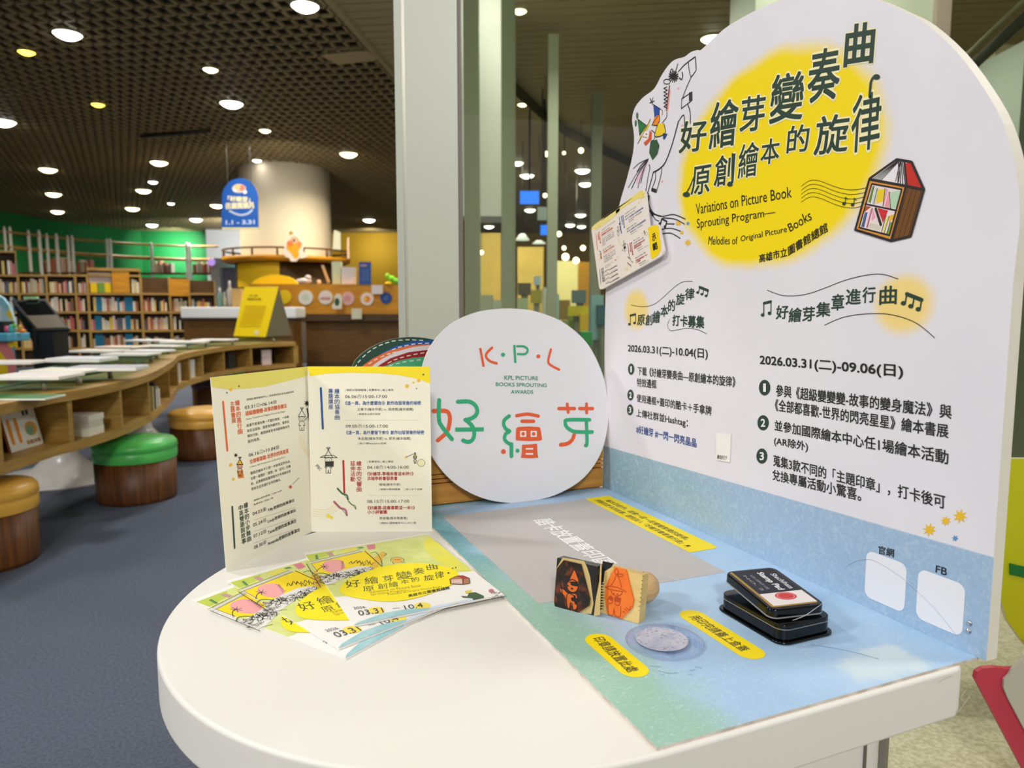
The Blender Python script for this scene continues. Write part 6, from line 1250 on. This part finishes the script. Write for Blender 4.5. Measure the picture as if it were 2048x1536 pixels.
kid2 = [(.0010, q) for q in (((1180, 480), (1160, 420), (1190, 380), (1220, 440), (1180, 490)), ((1200, 490), (1250, 465), (1300, 490), (1250, 515), (1200, 490)), ((1180, 500), (1140, 600), (1090, 670)), ((1210, 500), (1250, 600), (1270, 690)), ((1010, 680), (1090, 670), (1200, 690), (1290, 730), (1350, 765)), ((1010, 680), (1080, 720), (1180, 740), (1300, 760)), ((1100, 740), (1130, 800), (1200, 830), (1270, 800), (1280, 760)), ((1080, 830), (1050, 880), (1060, 940), (1110, 945), (1130, 880), (1100, 820)), ((1160, 850), (1170, 960), (1230, 980), (1260, 860)), ((1050, 960), (1060, 1120), (1130, 1140), (1150, 1040), (1170, 1150), (1250, 1160), (1260, 1000)), ((1290, 1080), (1330, 1100)), ((1320, 1040), (1370, 1080)), ((1350, 1020), (1400, 1060), (1420, 1000)))]
kid2 += [(.0016, ((1140, 790), (1150, 792))), (.0016, ((1200, 800), (1210, 802))), (.005, ((1090, 860), (1105, 870))), (.006, ((1190, 880), (1220, 890)))]
ST2, SP2 = stamp('rubber_stamp', 'clean light wooden stamp with bright orange rubber face, on its side beside the blackened one', (.3992, .6892), (.4247, .6440), math.radians(8), .0520, .0545, (M_MAPLE, M_MAPLE),
      [(1155, 355), (1340, 400), (1465, 890), (1440, 1030), (1265, 1205), (1040, 1110), (1000, 850), (1020, 640)], M_RUB,
      [([(945, 262), (1130, 300), (1080, 370), (980, 430), (960, 600), (915, 640)], (24, 24, 30))] + [([(915 - i * 3, 620 + i * 45), (960 + rnd.random() * 22, 640 + i * 45), (905 - i * 3, 660 + i * 45)], (34, 34, 38)) for i in range(10)] + [([(1622 - i * 8, 430 + i * 70), (1590 - i * 8 + rnd.random() * 20, 440 + i * 70), (1618 - i * 8, 452 + i * 70)], (70, 64, 50)) for i in range(10)], kid2, (186, 70, 14))
# ---- clear acrylic disc
glassmat('clear_acrylic', (247, 248, 252))
ad = thing('acrylic_disc', 'clear round acrylic plate with a smudged grey centre, between the two yellow pills', 'disc', (.4263, .597, B0))
MB().lathe((.4263, .597, B0 + .0003), [(.0395, 0), (.0405, .0006), (.0405, .0026), (.0398, .003)], MATS['clear_acrylic'], 56).build('clear_plate', ad)
MB().tube([(.4263 + .0405 * math.cos(k * math.pi / 30), .597 + .0405 * math.sin(k * math.pi / 30), B0 + .0012) for k in range(61)], .0003, mat('acrylic_edge_tint', (172, 170, 188), .2), 6).build('edge_refraction', ad)  # added ring imitating the refraction highlight along the plate edge
n = NT('smudge', 0.6); c = n.mix(n.step(n.noise(60, 6), .38, .62), (178, 182, 204), (200, 200, 214)); c = n.mix(n.math('MULTIPLY', n.step(n.noise(160, 5, (1, 1, 1), .3, 2.0), .56, .66), .8), c, (116, 114, 140)); n.out(c)
MB().lathe((.4240, .599, B0 + .0034), [(.0275, 0), (.0272, .0002)], n.m, 40).build('smudged_film', ad)
# ---- ink pad
M_BP = mat('black_plastic', (6, 7, 9), .12); M_BP.node_tree.nodes['Principled BSDF'].inputs['Specular IOR Level'].default_value = .35; M_RIM = mat('grey_rim', (150, 150, 150), .3)
ip = thing('ink_pad', 'black plastic stamp pad with its labelled lid resting crooked on top', 'ink pad', (.5685, .593, B0))
def rbox(x0, y0, x1, y1, r, z0, z1, m, name, par, bev=.0012):
    o = [(x, y) for x, y in rrect(x0, y0, x1, y1, r, 6)]; mb = MB(); mb.prism([(x, y, z1) for x, y in o], [(x, y, z0) for x, y in o], m); return mb.build(name, par, bevel=bev, seg=3)
rbox(.5300, .5395, .6085, .6465, .014, B0 + .0003, B0 + .0032, M_BP, 'flange', ip)
rbox(.5335, .5430, .6050, .6430, .0125, B0 + .0032, B0 + .0205, M_BP, 'pad_tray', ip)
rbox(.5332, .5427, .6053, .6433, .0127, B0 + .0150, B0 + .0156, M_RIM, 'rim_line', ip, .0002)
ra = math.radians(-9); lu = Vector((math.sin(ra), -math.cos(ra), 0)); lv = Vector((math.cos(ra), math.sin(ra), 0))
lu = (lu + Vector((0, 0, -.075))).normalized(); lv = (lv - lu * lv.dot(lu)).normalized()
LPn = Plane((.5715, .5980, B0 + .0370), lu, lv)
lid = thing('lid_root', None, None, (.5715, .598, B0)) if False else None
mb = slab(LPn, rrect(-.0480, -.0335, .0480, .0335, .010, 6), .0105, M_BP); LID = mb.build('lid', ip, bevel=.0022, seg=4)
mb = slab(LPn, rrect(-.0484, -.0339, .0484, .0339, .0104, 6), .0012, M_RIM, h=-.0092); mb.build('lid_rim', LID)
pi = Print(LPn, LID, 'lid_label', h=.00015).direct()
pi.fill(rrect(-.044, -.0290, .0425, .0275, .003, 3), (172, 140, 66), 0); pi.fill([(-.044, -.0255), (.0400, -.0255), (.0400, .0275), (-.044, .0275)], (236, 228, 226), 1)
pi.fill([(-.044, -.0255), (.0130, -.0255), (.0130, .0275), (-.044, .0275)], (30, 32, 44), 2)
pi.text('Shachihata', [(-.030, .016), (.008, .016), (.008, .023), (-.030, .023)], (226, 226, 230), .01, 3); pi.text('Stamp Pad', [(-.036, .000), (.008, .000), (.008, .010), (-.036, .010)], (232, 232, 232), .03, 3)
pi.text('FOR OFFICE USE', [(-.032, -.010), (.004, -.010), (.004, -.0065), (-.032, -.0065)], (170, 172, 186), 0, 3); pi.text('NO. 2', [(-.032, -.018), (.006, -.018), (.006, -.0145), (-.032, -.0145)], (170, 172, 186), 0, 3)
pi.disc(.0225, .001, .0085, (206, 60, 64), 3, ry=.0125) ; pi.disc(.0225, .001, .0070, (236, 150, 150), 4, ry=.0105); pi.disc(.0225, .001, .0060, (206, 60, 64), 5, ry=.0092)
# ---- nylon threads
M_NY = mat('nylon', (214, 218, 222), .15, coat=.6)
kb = SP2.w(.029, .026, -.045)
pts = cr([kb, kb + Vector((.012, -.002, .004)), PX(1330, 1152, 2, B0 + .008), PX(1362, 1163, 2, B0 + .001)], 6)
o = MB().tube(pts, .00028, M_NY, 6).build('nylon_thread'); setp(o, 'short clear nylon thread behind the clean wooden stamp', 'thread')
pts = cr([PX(1585, 1241, 2, B0 + .024), PX(1610, 1231, 2, B0 + .034), PX(1632, 1216, 2, B0 + .0385), PX(1643, 1208, 2, B0 + .034), PX(1655, 1197, 2, B0 + .016), PX(1664, 1185, 2, B0 + .0006)], 6)
o = MB().tube(pts, .00028, M_NY, 6).build('nylon_thread'); setp(o, 'clear nylon thread curving over the corner of the ink pad lid', 'thread')
pts = cr([PX(1621, 1289, 2, B0 + .0006), PX(1668, 1296, 2, B0 + .0006), PX(1715, 1306, 2, B0 + .0006), PX(1757, 1318, 2, B0 + .0006)], 5)
o = MB().tube(pts, .0002, mat('thread_grey', (130, 150, 178), .3), 6).build('nylon_thread'); setp(o, 'thin thread lying straight on the blue board in front of the ink pad', 'thread')
K7 = lambda x, y: PX(1600 + x / 3.3683, 1080 + y / 3.3683, 0, bx - .0008)
pts = cr([K7(300, 195), K7(335, 158), (K7(400, 133)), K7(480, 132), K7(560, 168), K7(700, 262), K7(800, 352), K7(900, 450), K7(980, 545), K7(1050, 640)], 5)
o = MB().tube(pts, .00025, mat('thread_white', (196, 206, 218), .3), 6).build('nylon_thread'); setp(o, 'clear nylon thread across the white squares at the foot of the tall board', 'thread')
flush_prints()
more_leaflets()
